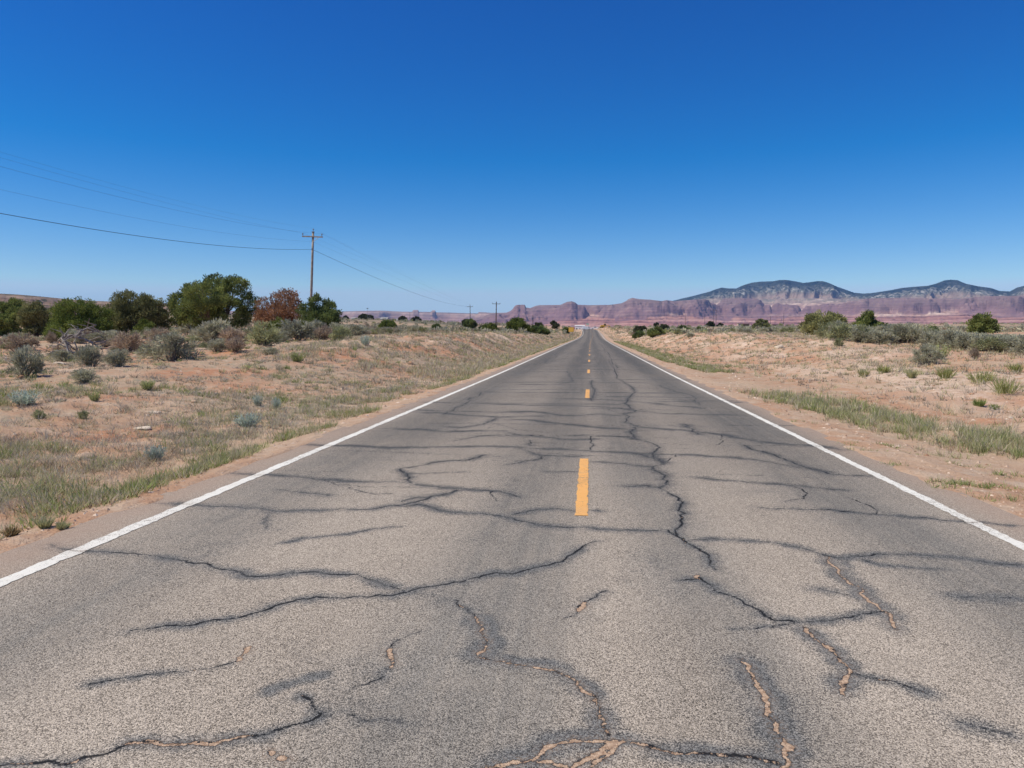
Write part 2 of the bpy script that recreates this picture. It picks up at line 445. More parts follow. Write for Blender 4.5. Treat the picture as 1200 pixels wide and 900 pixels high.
red = sstep(-.1, .25, fbm(GX/7, GY/7, 41, 3))*sstep(5, 8, al)*np.where(lx < 0, .95, .75)
veg = np.where(lx < 0, sstep(5.0, 6.5, -lx)*sstep(-.25, .3, fbm(GX/4, GY/4, 51, 3)), .45*sstep(4.3, 5, lx)*(1-sstep(6.5, 8, lx))*sstep(9, 12, GY)+.35*sstep(14, 20, lx))
veg = np.clip(veg, 0, 1)
scrub = sstep(130, 380, dist)*sstep(14, 30, al)
ground = obj('ground', np_mesh('ground', np.stack([GX, GY, GZ], -1).reshape(-1, 3), [grid_faces(len(gy), len(gx))], True,
             dict(pale=pale.ravel(), red=red.ravel(), veg=veg.ravel(), scrub=scrub.ravel())), M['ground'])
tag(ground, kind='structure')

# ------------------------------------------------------------------ road with its cracks
# crack traces in photograph pixels: points, half width (m), stain half width (m), stain strength, sand share
T = []
def ck(w, hw, hs, sand, *p): T.append((np.array(p, float), w, hw, hs, sand))
ck(.008,.10,.75,.05,(60,638),(90,646),(130,647),(167,650),(193,654),(220,659),(247,663),(270,668),(290,675),(313,675),(333,673),(353,671),(373,670),(400,673),(420,673),(437,680),(457,687),(472,695))
ck(.008,.09,.85,.0,(153,739),(180,736),(207,733),(230,732),(247,727),(267,725),(287,722),(307,716),(328,708),(347,703),(373,699),(400,701),(430,700),(460,698),(480,693),(507,687),(533,682),(557,677),(573,673),(580,671),(603,672),(627,665),(647,661),(663,655),(673,648),(683,640),(703,634))
ck(.004,.07,.75,.0,(103,802),(117,800),(133,797),(157,793),(180,790)); ck(.003,.06,.5,.45,(180,790),(207,787),(233,784),(260,780),(280,775))
ck(.009,.04,.3,1,(280,775),(285,767),(293,758))
ck(.006,.06,.55,.5,(-40,900),(0,897),(33,895),(70,896),(93,890),(117,885),(133,880),(147,873)); ck(.009,.07,.75,.7,(147,873),(163,871),(187,872),(213,873),(243,872),(270,867),(293,862)); ck(.006,.07,.75,.35,(293,862),(313,860),(337,852),(353,848),(363,845),(377,837),(367,827),(363,820),(353,813))
ck(.000,.06,.9,.0,(310,813),(333,803),(353,798),(380,790)); ck(.012,.03,.3,1,(316,880),(319,884)); ck(.012,.03,.3,1,(328,887),(334,890))
ck(.004,.07,.7,0,(323,638),(350,632),(373,629),(400,626),(427,622),(453,618),(480,615))
ck(.004,.05,.6,.2,(312,600),(313,610),(313,620))
ck(.005,.06,.5,.5,(533,703),(543,712),(557,723)); ck(.009,.11,.8,.85,(557,723),(565,733),(567,747),(570,757),(560,767)); ck(.007,.08,.75,.75,(560,767),(565,771),(583,775),(600,778),(617,780),(633,783),(653,787),(667,793),(677,799),(687,812),(697,822),(703,832),(708,845),(713,862))
ck(.009,.10,.75,1,(570,900),(580,898),(593,896),(607,893),(618,892),(630,888),(635,883),(638,877.5),(648,874),(660,870),(673,868),(687,869),(702,868),(713,868))
ck(.006,.05,.6,1,(716,869),(730,869),(742,870),(752,872.5),(760,874)); ck(.000,.075,.95,0,(590,890),(612,886),(632,875),(645,869),(660,864),(690,861),(716,863),(745,868)); ck(.000,.035,.95,0,(698,833),(700,848),(703,861))
ck(.000,.05,.85,0,(585,770),(600,773),(640,776),(668,786),(690,801),(705,818)); ck(.000,.05,.8,0,(572,722),(577,745),(572,764)); ck(.000,.06,.85,0,(880,772),(905,812),(926,850)); ck(.000,.05,.7,0,(970,748),(992,770),(1004,786)); ck(.000,.06,.7,0,(985,655),(1010,682),(1040,710))
ck(.014,.05,.5,1,(712,870),(717,872),(723,870)); ck(.008,.09,.8,.6,(753,872),(770,878),(793,883),(800,883),(820,883),(843,885),(867,886),(893,890),(913,895))
ck(.011,.06,.6,1,(714,873),(707,877),(702,883),(693,888),(683,893),(675,897),(668,901)); ck(.008,.05,.6,1,(718,872),(720,877),(715,883),(707,888),(698,893),(693,899)); ck(.008,.05,.6,1,(629,893),(640,892.5),(647,894),(653,897),(667,899))
ck(.010,.05,.45,1,(458,760),(457,767),(458,782)); ck(.002,.08,.6,0,(458,782),(450,790),(430,802),(410,808)); ck(.002,.06,.5,.1,(458,760),(467,750),(480,743),(493,740))
ck(.003,.08,.55,.4,(405,833),(410,837),(427,845),(460,845),(472,847))
ck(.010,.05,.4,1,(678,716),(685,706)); ck(.004,.06,.5,.3,(660,725),(677,717),(685,705),(700,697),(710,692))
ck(.007,.12,.9,0,(465,593),(490,591),(527,600),(571,603),(585,604),(600,607.5),(612,611),(625,613),(650,617),(667,618),(700,620),(733,621),(760,622),(783,621))
ck(.009,.09,.9,.35,(783,577),(793,582),(800,588),(803,602),(796,618),(793,628),(800,632),(813,640),(827,648),(833,657),(838,668))
ck(.007,.07,.8,.0,(783,621),(793,628)); ck(.008,.09,.9,.12,(793,680),(800,680),(812,679),(820,677),(833,685),(853,697),(873,708),(893,718),(907,727),(923,727),(937,730))
ck(.009,.05,.8,.9,(818,674),(821,679)); ck(.010,.09,.8,.75,(943,735),(952,745),(960,752),(973,760),(983,770),(992,780),(997,788),(992,793),(988,803),(988,814))
ck(.004,.08,.7,.5,(997,788),(1017,793),(1033,797),(1053,801),(1073,808),(1087,813)); ck(.006,.08,.8,.05,(905,736),(937,729),(960,728),(980,726),(1000,723),(1020,719),(1040,717))
ck(.009,.10,.8,.9,(970,652),(975,663),(982,670),(993,680),(1007,688),(1013,700),(1027,708),(1037,717),(1045,728),(1052,738))
ck(.006,.09,.8,.1,(807,633),(827,632),(850,632),(880,634),(907,636),(933,641),(957,647),(977,653),(993,654),(1010,652),(1027,649),(1053,650),(1087,651),(1120,653),(1150,657),(1173,661),(1200,663),(1240,668))
ck(.004,.08,.7,0,(1010,655),(1033,662),(1060,664),(1083,666),(1107,667)); ck(.005,.10,.9,0,(960,596),(990,600),(1027,603),(1067,606),(1100,609),(1133,612),(1167,614),(1193,616))
ck(.001,.12,.75,0,(1120,699),(1133,700),(1160,702),(1200,703),(1260,708)); ck(.008,.11,.85,.8,(870,772),(878,787),(887,803),(900,830),(910,847),(920,867)); ck(.014,.09,.85,1,(920,867),(925,877),(920,885)); ck(.010,.08,.85,.8,(920,885),(918,899),(916,920))
ck(.003,.06,.6,.1,(857,737),(877,737),(900,733)); ck(.001,.10,.6,.2,(1110,840),(1127,847),(1147,852),(1167,857),(1187,860))
ck(.000,.15,.6,0,(893,806),(912,846),(930,872)); ck(.000,.14,.5,0,(985,668),(1018,700)); ck(.000,.12,.4,0,(955,738),(990,770)); ck(.000,.2,.4,0,(470,690),(560,715),(575,745))
# middle distance
ck(.006,.13,.8,0,(466,549),(490,546),(507,542),(525,540),(550,539),(562,536),(570,532)); ck(.009,.12,.85,.15,(472,549),(477,555),(476,562),(482,566)); ck(.006,.14,.85,0,(482,566),(500,569),(515,571),(535,572),(555,574),(575,575),(590,577),(602,580),(612,584))
ck(.006,.12,.75,0,(535,574),(525,579),(510,581),(495,583),(470,588)); ck(.006,.13,.85,0,(225,549),(270,554),(315,556),(350,559),(380,562),(410,564),(445,565),(472,565)); ck(.004,.11,.6,0,(482,555),(512,554),(545,553))
ck(.006,.15,.9,0,(300,517),(355,520),(390,522),(425,523),(457,525),(480,524),(512,524),(550,523),(580,523),(610,524),(640,526),(670,527),(700,529),(725,530),(750,532),(767,537),(777,542)); ck(.005,.13,.8,0,(610,524),(622,530),(635,534),(662,534),(680,535))
ck(.006,.14,.85,0,(693,541),(710,542),(730,543),(750,546),(765,547)); ck(.004,.12,.6,0,(635,535),(622,540),(610,542),(592,544)); ck(.006,.16,.75,0,(522,500),(540,501),(557,499),(572,495),(582,490))
ck(.006,.18,.8,0,(490,483),(520,484),(550,487),(575,488),(582,489),(610,488),(640,487)); ck(.006,.18,.85,0,(590,492),(620,492),(640,495),(665,497),(690,500),(715,502),(730,502)); ck(.006,.17,.85,0,(430,501),(487,503),(505,504),(525,506),(550,505),(570,505),(590,505),(610,510),(635,512),(665,515),(690,515),(700,514))
ck(.006,.15,.7,0,(530,517),(547,514),(560,511),(590,510),(615,511)); ck(.006,.12,.7,0,(620,515),(622,522)); ck(.004,.08,.6,0,(692,511),(692,527)); ck(.006,.16,.75,0,(667,511),(690,510),(720,511),(740,513),(750,515))
ck(.006,.2,.8,0,(575,474),(600,474),(625,475),(650,475),(680,476),(712,477)); ck(.006,.2,.8,0,(590,482),(620,482),(640,484),(657,487),(680,487),(700,485),(730,487))
ck(.006,.13,.85,.15,(713,423),(719,431),(723,442),(742,455),(745,459),(732,473),(744,482),(730,485),(738,488),(732,495),(742,498),(745,502),(738,506),(742,511),(740,514),(757,517),(768,521),(772,525),(764,533),(777,541),(779,544),(765,547),(772,553),(777,562),(780,567),(770,571),(783,577))
ck(.005,.13,.8,0,(723,569),(743,570),(760,569),(770,571)); ck(.006,.13,.85,0,(600,603),(617,600),(633,597),(647,596),(663,597),(675,599)); ck(.005,.10,.7,0,(693,598),(703,599)); ck(.004,.11,.55,0,(637,552),(653,553),(676,553))
ck(.006,.2,.8,0,(650,467),(700,468),(721,469),(746,471),(772,473),(791,476),(812,477),(827,479)); ck(.006,.19,.8,0,(700,476),(725,478),(751,482),(770,484),(795,485),(827,486),(848,486),(873,487)); ck(.006,.17,.9,0,(745,500),(757,501),(780,503),(801,504),(818,506),(835,508),(852,510),(869,514),(886,517),(903,519),(928,521),(950,522),(985,527))
ck(.006,.14,.85,0,(740,531),(765,532),(791,533),(816,533),(837,535),(860,536),(882,538),(898,541),(920,545),(950,549)); ck(.008,.13,.85,.1,(868,520),(879,526),(894,529),(911,535),(928,541),(950,549),(970,555),(990,557),(1025,558))
ck(.005,.13,.8,0,(800,559),(850,563),(900,567),(925,569),(950,571),(975,574),(995,575)); ck(.002,.2,.8,0,(803,497),(810,502),(818,509)); ck(.006,.15,.8,.3,(695,445),(693,453),(696,463),(694,470))
ck(.005,.12,.85,0,(180,590),(222,591),(235,592),(262,593),(300,595),(330,599),(385,598),(420,597),(470,592),(500,585),(535,575)); ck(.005,.13,.7,0,(322,574),(355,577),(385,581)); ck(.005,.13,.6,0,(880,594),(940,597),(1000,600))
ck(.004,.12,.5,0,(1000,700),(960,690)); ck(.000,.3,.35,0,(180,680),(260,640),(330,620)); ck(.000,.35,.35,0,(560,640),(590,600),(600,560)); ck(.000,.35,.35,0,(760,650),(790,690)); ck(.000,.35,.3,0,(420,800),(440,830)); ck(.000,.25,.35,0,(340,840),(460,770))
lines = []
for p, w, hw, hs, sd in T:
    q = []
    for u, v in p:
        d = ray(u, v); k = -CAMZ/d[2]; q.append((d[0]*k, d[1]*k))
    lines.append((np.array(q), w, hw, hs, sd))
# the far stretch: transverse cracks every metre or two and a ragged one along the right lane
y = 10.0
while y < 120:
    y += RNG.uniform(.2, 1.15)*(1+y/90)
    a, b = sorted(RNG.uniform(-4.1, 3.6, 2))
    if b-a < 1.2: b = min(3.6, a+RNG.uniform(1.5, 4))
    m = max(4, int((b-a)/.35)); xs = np.linspace(a, b, m)
    ys = y+np.cumsum(RNG.normal(0, .045, m))+RNG.normal(0, .04)*(xs-a)
    lines.append((np.stack([xs, ys], 1), .011, RNG.uniform(.10, .26)*(1+y/130), RNG.uniform(.3, .9) if y > 15 else RNG.uniform(.15, .5), 0))
yy = np.arange(30, 130, .8); lines.append((np.stack([1.05+np.cumsum(RNG.normal(0, .08, len(yy)))*.5, yy], 1), .01, .14, .6, 0))
for x0, y0, y1 in ((-2.9, 14, 21), (-.9, 24, 33), (2.6, 17, 24), (-2.3, 40, 60), (2.4, 33, 47), (-.5, 60, 90)):
    yy = np.arange(y0, y1, .4); lines.append((np.stack([x0+np.cumsum(RNG.normal(0, .07, len(yy))), yy], 1), .006, .15, .55, 0))

# fine side branches off the traced cracks, and faint cross cracks between them
for q, w, hw, hs, sd in list(lines):
    ym = q[:, 1].mean()
    if ym > 16 or ym < 6.5 or w == 0 or len(q) < 5: continue
    for k in range(RNG.integers(0, 2)):
        i = RNG.integers(1, len(q)-1); d = q[i]-q[i-1]; a = math.atan2(d[1], d[0])+RNG.choice([-1, 1])*RNG.uniform(.5, 1.4)
        n = RNG.integers(4, 9); st = RNG.uniform(.06, .13)*(1+ym/12); p = [q[i]]
        for j in range(n): a += RNG.normal(0, .35); p.append(p[-1]+st*np.array([math.cos(a), math.sin(a)]))
        p = np.array(p)
        if p[:, 0].min() > -4.1 and p[:, 0].max() < 3.6 and p[:, 1].min() > 1.5: lines.append((p, .002, .07*(1+ym/20), RNG.uniform(.2, .45), 0))
y = 7.0
while y < 11:
    y += RNG.uniform(.3, .9); a = RNG.uniform(-3.9, 2.0); b = a+RNG.uniform(.8, 3.0); m = int((b-a)/.22)+3; sx = np.linspace(a, min(b, 3.6), m)
    lines.append((np.stack([sx, y+np.cumsum(RNG.normal(0, .035, m))], 1), .002, RNG.uniform(.06, .14), RNG.uniform(.2, .4), 0))
xs = np.arange(EDGE_L, EDGE_R+.001, .0125); xs = np.append(xs[:-1], EDGE_R)
ys = [1.2]
while ys[-1] < 125: ys.append(ys[-1]+max(.010, .0042*ys[-1]))
ys = np.array(ys)
NY, NX = len(ys), len(xs)
halo = np.zeros((NY, NX), np.float32); dep = np.full((NY, NX), -.2, np.float32); sand = np.zeros((NY, NX), np.float32)
def roughen(q):
    for it in range(3):
        d = np.diff(q, axis=0); L = np.linalg.norm(d, axis=1)
        m = (q[:-1]+q[1:])/2+np.stack([-d[:, 1], d[:, 0]], 1)*RNG.normal(0, .10, (len(d), 1))*np.minimum(1, .25/(L[:, None]+1e-6))
        o = np.empty((len(q)+len(m), 2)); o[0::2] = q; o[1::2] = m; q = o
    return q
for q, w, hw, hs, sd in lines:
    q = roughen(q); n = len(q)
    ends = np.minimum(np.arange(n), np.arange(n)[::-1])/max(1, n*.06); ends = np.clip(ends, .5, 1)
    wob = np.clip(1+.55*fbm(np.arange(n)*.11, RNG.uniform(0, 99), 3, 3)*2, .3, 2.0)
    ym = q[:, 1].mean(); wv = (max(w, .0030 if ym < 6 else .006) if w > 0 else 0)*(.9+.25*(sd > .4))*ends**.5*np.clip(wob, .55, 1.6); hv = hs*np.clip(ends+.1, 0, 1)*np.clip(.95+.4*fbm(np.arange(n)*.07, RNG.uniform(0, 99), 5, 2)*1.5, .6, 1.25)
    for i in range(n-1):
        a, b = q[i], q[i+1]; R = hw*2.2+.03
        j0 = np.searchsorted(xs, min(a[0], b[0])-R); j1 = np.searchsorted(xs, max(a[0], b[0])+R)
        i0 = np.searchsorted(ys, min(a[1], b[1])-R); i1 = np.searchsorted(ys, max(a[1], b[1])+R)
        if j1 <= j0 or i1 <= i0: continue
        gxx = xs[None, j0:j1]; gyy = ys[i0:i1, None]
        ab = b-a; L2 = ab@ab+1e-9
        t = np.clip(((gxx-a[0])*ab[0]+(gyy-a[1])*ab[1])/L2, 0, 1)
        d = np.hypot(gxx-a[0]-t*ab[0], gyy-a[1]-t*ab[1])
        # stain thickness seen almost edge on far away, so its full width counts there
        hb = halo[i0:i1, j0:j1]; np.maximum(hb, hv[i]*(1.15 if sd > .4 else 1)*np.maximum((.88 if ym < 6 else .66)*np.exp(-(d/(hw*1.2))**2*1.4), 1.05*np.exp(-(d/(hw*.24+.006))**2)), out=hb)
        db = dep[i0:i1, j0:j1]; sb = sand[i0:i1, j0:j1]
        nd = (wv[i] if w > 0 else -.1)-d
        if w > 0:
            m = nd > db; sb[m] = sd; db[m] = nd[m]
XX, YY = np.meshgrid(xs, ys)
parts = [(XX+road_c(YY), YY, road_z(YY), halo, dep, sand)]
cx = np.array([EDGE_L, LINE_L, -2, 0, 2, LINE_R, EDGE_R])
for yr in (np.array([-120, -80, -50, -30, -18, -10, -6, -3, -1, 1.2]), np.concatenate([[ys[-1]], np.arange(127, 468, 2.0)])):
    a, b = np.meshgrid(cx, yr); o = np.zeros_like(a)
    parts.append((a+road_c(b), b, road_z(b), o, o-.2, o))
V = []; P = []; A = [[], [], []]; off = 0
for x_, y_, z_, h_, d_, s_ in parts:
    nr, nc = x_.shape
    V.append(np.stack([x_, y_, z_], -1).reshape(-1, 3)); P.append(grid_faces(nr, nc, off)); off += nr*nc
    for l, q in zip(A, (h_, d_, s_)): l.append(q.ravel())
# broken slab edges
yk = np.concatenate([np.arange(-120, 0, 3.0), np.arange(0, 40, .25), np.arange(40, 468, 2.0)])
for e in (EDGE_L, EDGE_R):
    z_ = road_z(yk); x_ = e+road_c(yk); sg = np.sign(e)
    V.append(np.stack([np.stack([x_, yk, z_-.001], 1), np.stack([x_+sg*.04, yk, z_-.07], 1)], 1).reshape(-1, 3))
    P.append(grid_faces(len(yk), 2, off)); off += 2*len(yk)
    for l, c in zip(A, (0, -.2, 0)): l.append(np.full(2*len(yk), c))
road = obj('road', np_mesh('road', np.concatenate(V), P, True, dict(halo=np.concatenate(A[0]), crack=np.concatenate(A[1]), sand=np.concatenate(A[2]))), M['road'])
tag(road, kind='structure')

def sample(field, x, y, default):
    i = np.clip(np.searchsorted(ys, y), 0, NY-1); j = np.clip(np.searchsorted(xs, x), 0, NX-1)
    return np.where((y > ys[0]) & (y < ys[-1]), field[i, j], default)
def paint_strip(x, w, yk, nc, jag, mat_dz=.004):
    u = np.linspace(-.5, .5, nc)[None, :]
    X = x+u*w+np.repeat(fbm(yk*3.1, yk*0+x, 3, 3)[:, None]*jag, nc, 1)+(u*2)**5*fbm(yk*9, yk*0+x*3, 4, 3)[:, None]*jag*1.5
    Y = np.repeat(yk[:, None], nc, 1)
    V = np.stack([X+road_c(Y), Y, road_z(Y)+mat_dz], -1).reshape(-1, 3)
    return V, grid_faces(len(yk), nc), sample(dep, X, Y, -.2).ravel(), sample(halo, X, Y, 0).ravel()
y1 = [1.3]
while y1[-1] < 125: y1.append(y1[-1]+max(.014, .004*y1[-1]))
yk = np.concatenate([np.arange(-100, 1.2, 2.0), np.array(y1), np.arange(127, 440, 2.0)])
for x, w in ((LINE_L, .125), (LINE_R, .105)):
    V, Fc, d_, h_ = paint_strip(x, w, yk, 9, .012)
    tag(obj('edge_line', np_mesh('edge_line', V, [Fc], False, dict(crack=d_, halo=h_)), M['white_paint']), kind='structure')
Vs = []; Fs = []; ds = []; hh = []; off = 0
for k in range(-4, 32):
    y0 = 6.38+12.19*k
    if y0 > 400: break
    V, Fc, d_, h_ = paint_strip(-.07, .112, np.linspace(y0, y0+3.0, 200 if k == 0 else 30), 9, .008)
    Vs.append(V); Fs.append(Fc+off); off += len(V); ds.append(d_); hh.append(h_)
tag(obj('centre_line', np_mesh('centre_line', np.concatenate(Vs), Fs, False, dict(crack=np.concatenate(ds), halo=np.concatenate(hh))), M['yellow_paint']), kind='structure')
# ------------------------------------------------------------------ far landforms
def az_of(u, v=375):
    d = ray(u, v); return math.atan2(d[0], d[1])
def el_of(u, v):
    d = ray(u, v); return math.atan2(d[2], math.hypot(d[0], d[1]))

def landform(name, mat, u0, u1, nu, rs, tfun, sky, zbase, rough=.0, seed=1, tmin=.3):
    U = np.linspace(u0, u1, nu)
    az = np.array([az_of(u) for u in U])
    su = [p[0] for p in sky]; sv = [p[1] for p in sky]
    el = np.array([el_of(u, np.interp(u, su, sv)) for u in U])
    R, A = np.meshgrid(rs, az, indexing='ij')
    X = R*np.sin(A); Y = R*np.cos(A)
    t, mask, tc = (*tfun(X, Y, R, A), None)[:3]
    tc = t if tc is None else tc
    zb = zbase(R)
    with np.errstate(divide='ignore'):
        S = np.where(t > tmin, (np.tan(el)[None, :]*R+CAMZ-zb)/np.maximum(t, 1e-3), 1e9)
    S = S.min(0)
    # ease the scale sideways so a notch in the skyline does not cut a groove down the whole face
    k = np.hanning(15); k /= k.sum(); Ss = np.convolve(np.pad(S, 7, mode='edge'), k, 'valid')
    w = sstep(.45, .95, t)
    Z = zb+t*(S[None, :]*w+np.minimum(Ss, S)[None, :]*(1-w))
    Z[0] = zb[0]-25
    o = obj(name, np_mesh(name, np.stack([X, Y, Z], -1).reshape(-1, 3), [grid_faces(len(rs), nu)], True, dict(t=tc.ravel(), mask=mask.ravel())), mat)
    return tag(o, kind='structure')

SKY_R = [(540, 380), (575, 367.8), (592, 367), (598, 364.5), (601, 362), (603, 358.6), (606, 357.2), (615, 357), (616.5, 360.4), (621, 361), (624, 360), (627, 358.6), (632, 357.6), (657, 357.2), (661, 355.3), (665, 353.6), (670, 353.1), (674, 354.4), (677, 357), (690, 357.6), (715, 357.2), (728, 355.4), (733, 353), (737, 350.2), (741, 349), (748, 350.4), (762, 351.2), (775, 352.8), (781, 351.6), (790, 353), (800, 352), (830, 350), (870, 349.5), (900, 350.5), (940, 349.5), (1000, 350.5), (1040, 349), (1100, 350), (1160, 347), (1200, 346.5), (1300, 347), (1500, 350)]
PR = ([-600, 0, 200, 240, 400, 430, 560, 585, 720, 745, 900, 960, 1200, 2600], [0, 0, .10, .15, .21, .27, .33, .38, .43, .48, .53, .57, .63, .86])
_dr = np.random.default_rng(17)
DOMES = [(_dr.uniform(-.15, .62), _dr.uniform(880, 1700), _dr.uniform(110, 330), _dr.uniform(.18, .34), _dr.uniform(.8, 1.8)) for i in range(34)]
DOMES += [(az_of(1060), 1000, 330, .33, 1.5), (az_of(1098), 1120, 260, .30, 1.4), (az_of(1185), 980, 420, .42, 1.6), (az_of(928), 1050, 170, .24, 1.2), (az_of(842), 1080, 150, .2, 1.2), (az_of(957), 1120, 200, .2, 1.6), (az_of(880), 1150, 300, .25, 1.6), (az_of(745), 1000, 300, .36, 1.2), (az_of(668), 1000, 150, .33, 1.0), (az_of(609), 950, 110, .34, 1.0)]
def t_red(X, Y, R, A):
    r0 = 6650+450*fbm(A*7, A*0, 71, 3)
    warp = 330*fbm(X/800, Y/800, 72, 5, .55)+80*(ridged(X/300, Y/300, 73, 4)-.5)
    d = R-r0+warp
    t = t0 = np.interp(d, *PR)
    kr = sstep(az_of(765), az_of(850), A)
    t = t0*(1-kr)+kr*np.interp(d, [-600, 0, 200, 240, 400, 430, 560, 585, 720, 745, 900, 960, 1250, 1700, 2200, 2700], [0, 0, .065, .095, .135, .175, .205, .245, .275, .305, .335, .365, .45, .62, .76, .88])
    dm = np.zeros_like(t)
    wx = 60*fbm(X/160, Y/160, 74, 3)
    for a, dd, rr, h, el in DOMES:
        far = a > .19
        a1 = (A-a)*7600/el; r1 = (R-(6650+dd-300+(260 if far else 0)))
        q = np.hypot(a1+wx*(.5 if far else 1), r1+wx*(.5 if far else 1))/(rr*(.62 if far else 1))
        dm = np.maximum(dm, 1.25*h*np.clip(1-q**4, 0, 1)**.6)
    g = sstep(.50-.2*(1-kr), .575-.075*(1-kr), t0); dm = dm*(1-.18*kr); t = t+dm*g; t0 = t0+dm*g
    t = t+.02*fbm(X/80, Y/80, 76, 3)*sstep(.02, .1, t)
    w = 2*np.pi*15; tq = t+.02*fbm(X/700, Y/700, 78, 2); t = t+.9*np.sin(w*tq)/w*sstep(.04, .1, t)
    return np.clip(t, 0, 1.3), sstep(.02, .1, dm), t0+.02*fbm(X/80, Y/80, 76, 3)
def strata(name, stops, extra=None):
    n = NT(name); P = n.pos(); t = n.attr('t').outputs['Fac']
    a = n.noise(n.scale(P, (.004, .004, .004)), 1.0, 5, .6); b = n.noise(n.scale(P, (.0009, .0009, .085)), 1.0, 4, .7)
    c = n.noise(n.scale(P, (.012, .012, .03)), 1.0, 5, .7)
    tt = n.math('ADD', t, n.math('ADD', n.math('MULTIPLY', n.math('SUBTRACT', a, .5), .10), n.math('MULTIPLY', n.math('SUBTRACT', b, .5), .16)))
    col = n.ramp(tt, stops)
    col = n.mix(n.rng(b, .40, .60, .0, .8), col, n.mix(1.0, col, (.55, .50, .52), 'MULTIPLY'))
    col = n.mix(n.rng(b, .46, .36, .0, .6), col, n.mix(.45, col, (.66, .48, .40)))
    col = n.mix(n.rng(c, .50, .68, 0, .75), col, n.mix(1.0, col, (.50, .47, .50), 'MULTIPLY'))
    col = n.mix(n.rng(c, .45, .30, 0, .55), col, n.mix(.35, col, (.72, .56, .46)))
    if extra: col = extra(n, P, col, t, c)
    return n.surf(col, .95, .05, c, 18, .8)
def varnish(n, P, col, t, c):
    m = n.attr('mask').outputs['Fac']
    f = n.noise(n.scale(P, (.006, .006, .003)), 1.0, 5, .65, (4, 4, 4)); g = n.noise(n.scale(P, (.012, .012, .010)), 1.0, 5, .7)
    sandy = n.math('MULTIPLY', n.math('MULTIPLY', n.rng(t, .50, .56), n.math('SUBTRACT', 1.0, m)), n.rng(f, .46, .62))
    col = n.mix(sandy, col, (.68, .50, .40))
    dk = n.math('MULTIPLY', m, n.rng(n.math('ADD', n.math('MULTIPLY', f, .5), n.math('MULTIPLY', g, .5)), .34, .56, .45, 1.0))
    col = n.mix(n.math('MULTIPLY', dk, .85), col, (.22, .13, .145))
    scr = n.math('MULTIPLY', n.math('MULTIPLY', n.rng(t, .70, .84), n.math('SUBTRACT', 1.0, n.math('MULTIPLY', m, .8))), n.rng(g, .38, .58, .2, .9))
    return n.mix(scr, col, (.22, .19, .155))
M['red_cliff'] = strata('red_rock_strata', [(0, (.48, .36, .30)), (.08, (.52, .32, .26)), (.16, (.55, .27, .21)), (.22, (.32, .155, .13)), (.28, (.58, .31, .25)), (.33, (.34, .17, .145)), (.39, (.54, .28, .22)), (.45, (.30, .155, .14)), (.50, (.62, .41, .33)), (.58, (.46, .27, .24)), (.70, (.50, .33, .28)), (.85, (.44, .32, .27)), (1.0, (.36, .28, .23))], varnish)
def forest(n, P, col, t, c):
    nz = n.n('ShaderNodeSeparateXYZ', {0: n.n('ShaderNodeNewGeometry').outputs['Normal']}).outputs[2]
    f = n.noise(n.scale(P, (.006, .006, .006)), 1.0, 6, .72, (77, 3, 1)); g = n.noise(n.scale(P, (.02, .02, .004)), 1.0, 5, .7, (7, 3, 1)); h = n.noise(n.scale(P, (.0012, .0012, .0012)), 1.0, 3, .6, (1, 8, 1))
    tt = n.math('ADD', t, n.math('MULTIPLY', n.math('SUBTRACT', f, .5), .28))
    band = n.math('MULTIPLY', n.math('MULTIPLY', n.rng(tt, .52, .60), n.rng(tt, .80, .70)), n.rng(h, .38, .56, .2, 1.0))
    rockm = n.math('MULTIPLY', band, n.rng(g, .45, .66))
    low = n.math('MULTIPLY', n.rng(tt, .62, .44), n.rng(f, .32, .50, .35, 1.0))
    base = n.mix(n.rng(f, .38, .62), (.016, .030, .036), (.060, .070, .070))
    base = n.mix(n.math('MULTIPLY', n.rng(tt, .72, .58), n.rng(g, .42, .62, .15, .8)), base, (.27, .25, .21))
    base = n.mix(n.math('MULTIPLY', low, .8), base, (.40, .28, .235))
    return n.mix(n.math('MULTIPLY', rockm, .85), base, (.56, .51, .45))
M['mountain'] = strata('forested_mountain', [(0, (.40, .27, .21)), (.2, (.33, .27, .2)), (.35, (.22, .21, .16)), (.5, (.45, .40, .33)), (.7, (.40, .36, .30)), (1.0, (.16, .16, .12))], forest)
M['pale_mesa'] = strata('pale_red_strata', [(0, (.44, .30, .24)), (.4, (.52, .34, .28)), (.6, (.38, .22, .19)), (.9, (.54, .38, .31)), (1.0, (.36, .24, .21))])
zplain = lambda R: Hs(0, 6000)+(R-6000)*.004
landform('red_mesa', M['red_cliff'], 520, 1480, 1500, np.concatenate([np.linspace(5900, 8700, 230), np.linspace(8750, 9600, 10)]), t_red, SKY_R, zplain, tmin=.5)
SKY_M = [(730, 362), (770, 356), (788, 352.6), (800, 349.5), (815, 346), (830, 342), (838, 339), (845, 337), (853, 338), (862, 338), (870, 334.3), (880, 331.2), (890, 330), (905, 329.6), (912, 328.2), (920, 328), (930, 329.5), (940, 331.5), (948, 330.6), (957, 329.4), (963, 329.5), (970, 331.5), (980, 336), (990, 339.5), (1000, 343), (1010, 344), (1020, 343.5), (1030, 342), (1043, 340), (1055, 337.5), (1070, 336), (1085, 335), (1095, 332.5), (1105, 328.6), (1112, 327.8), (1120, 328.3), (1130, 332.5), (1145, 335.5), (1160, 337.6), (1170, 341), (1182, 341.5), (1190, 337), (1198, 335), (1212, 333.5), (1240, 338), (1300, 341), (1400, 345), (1500, 352)]
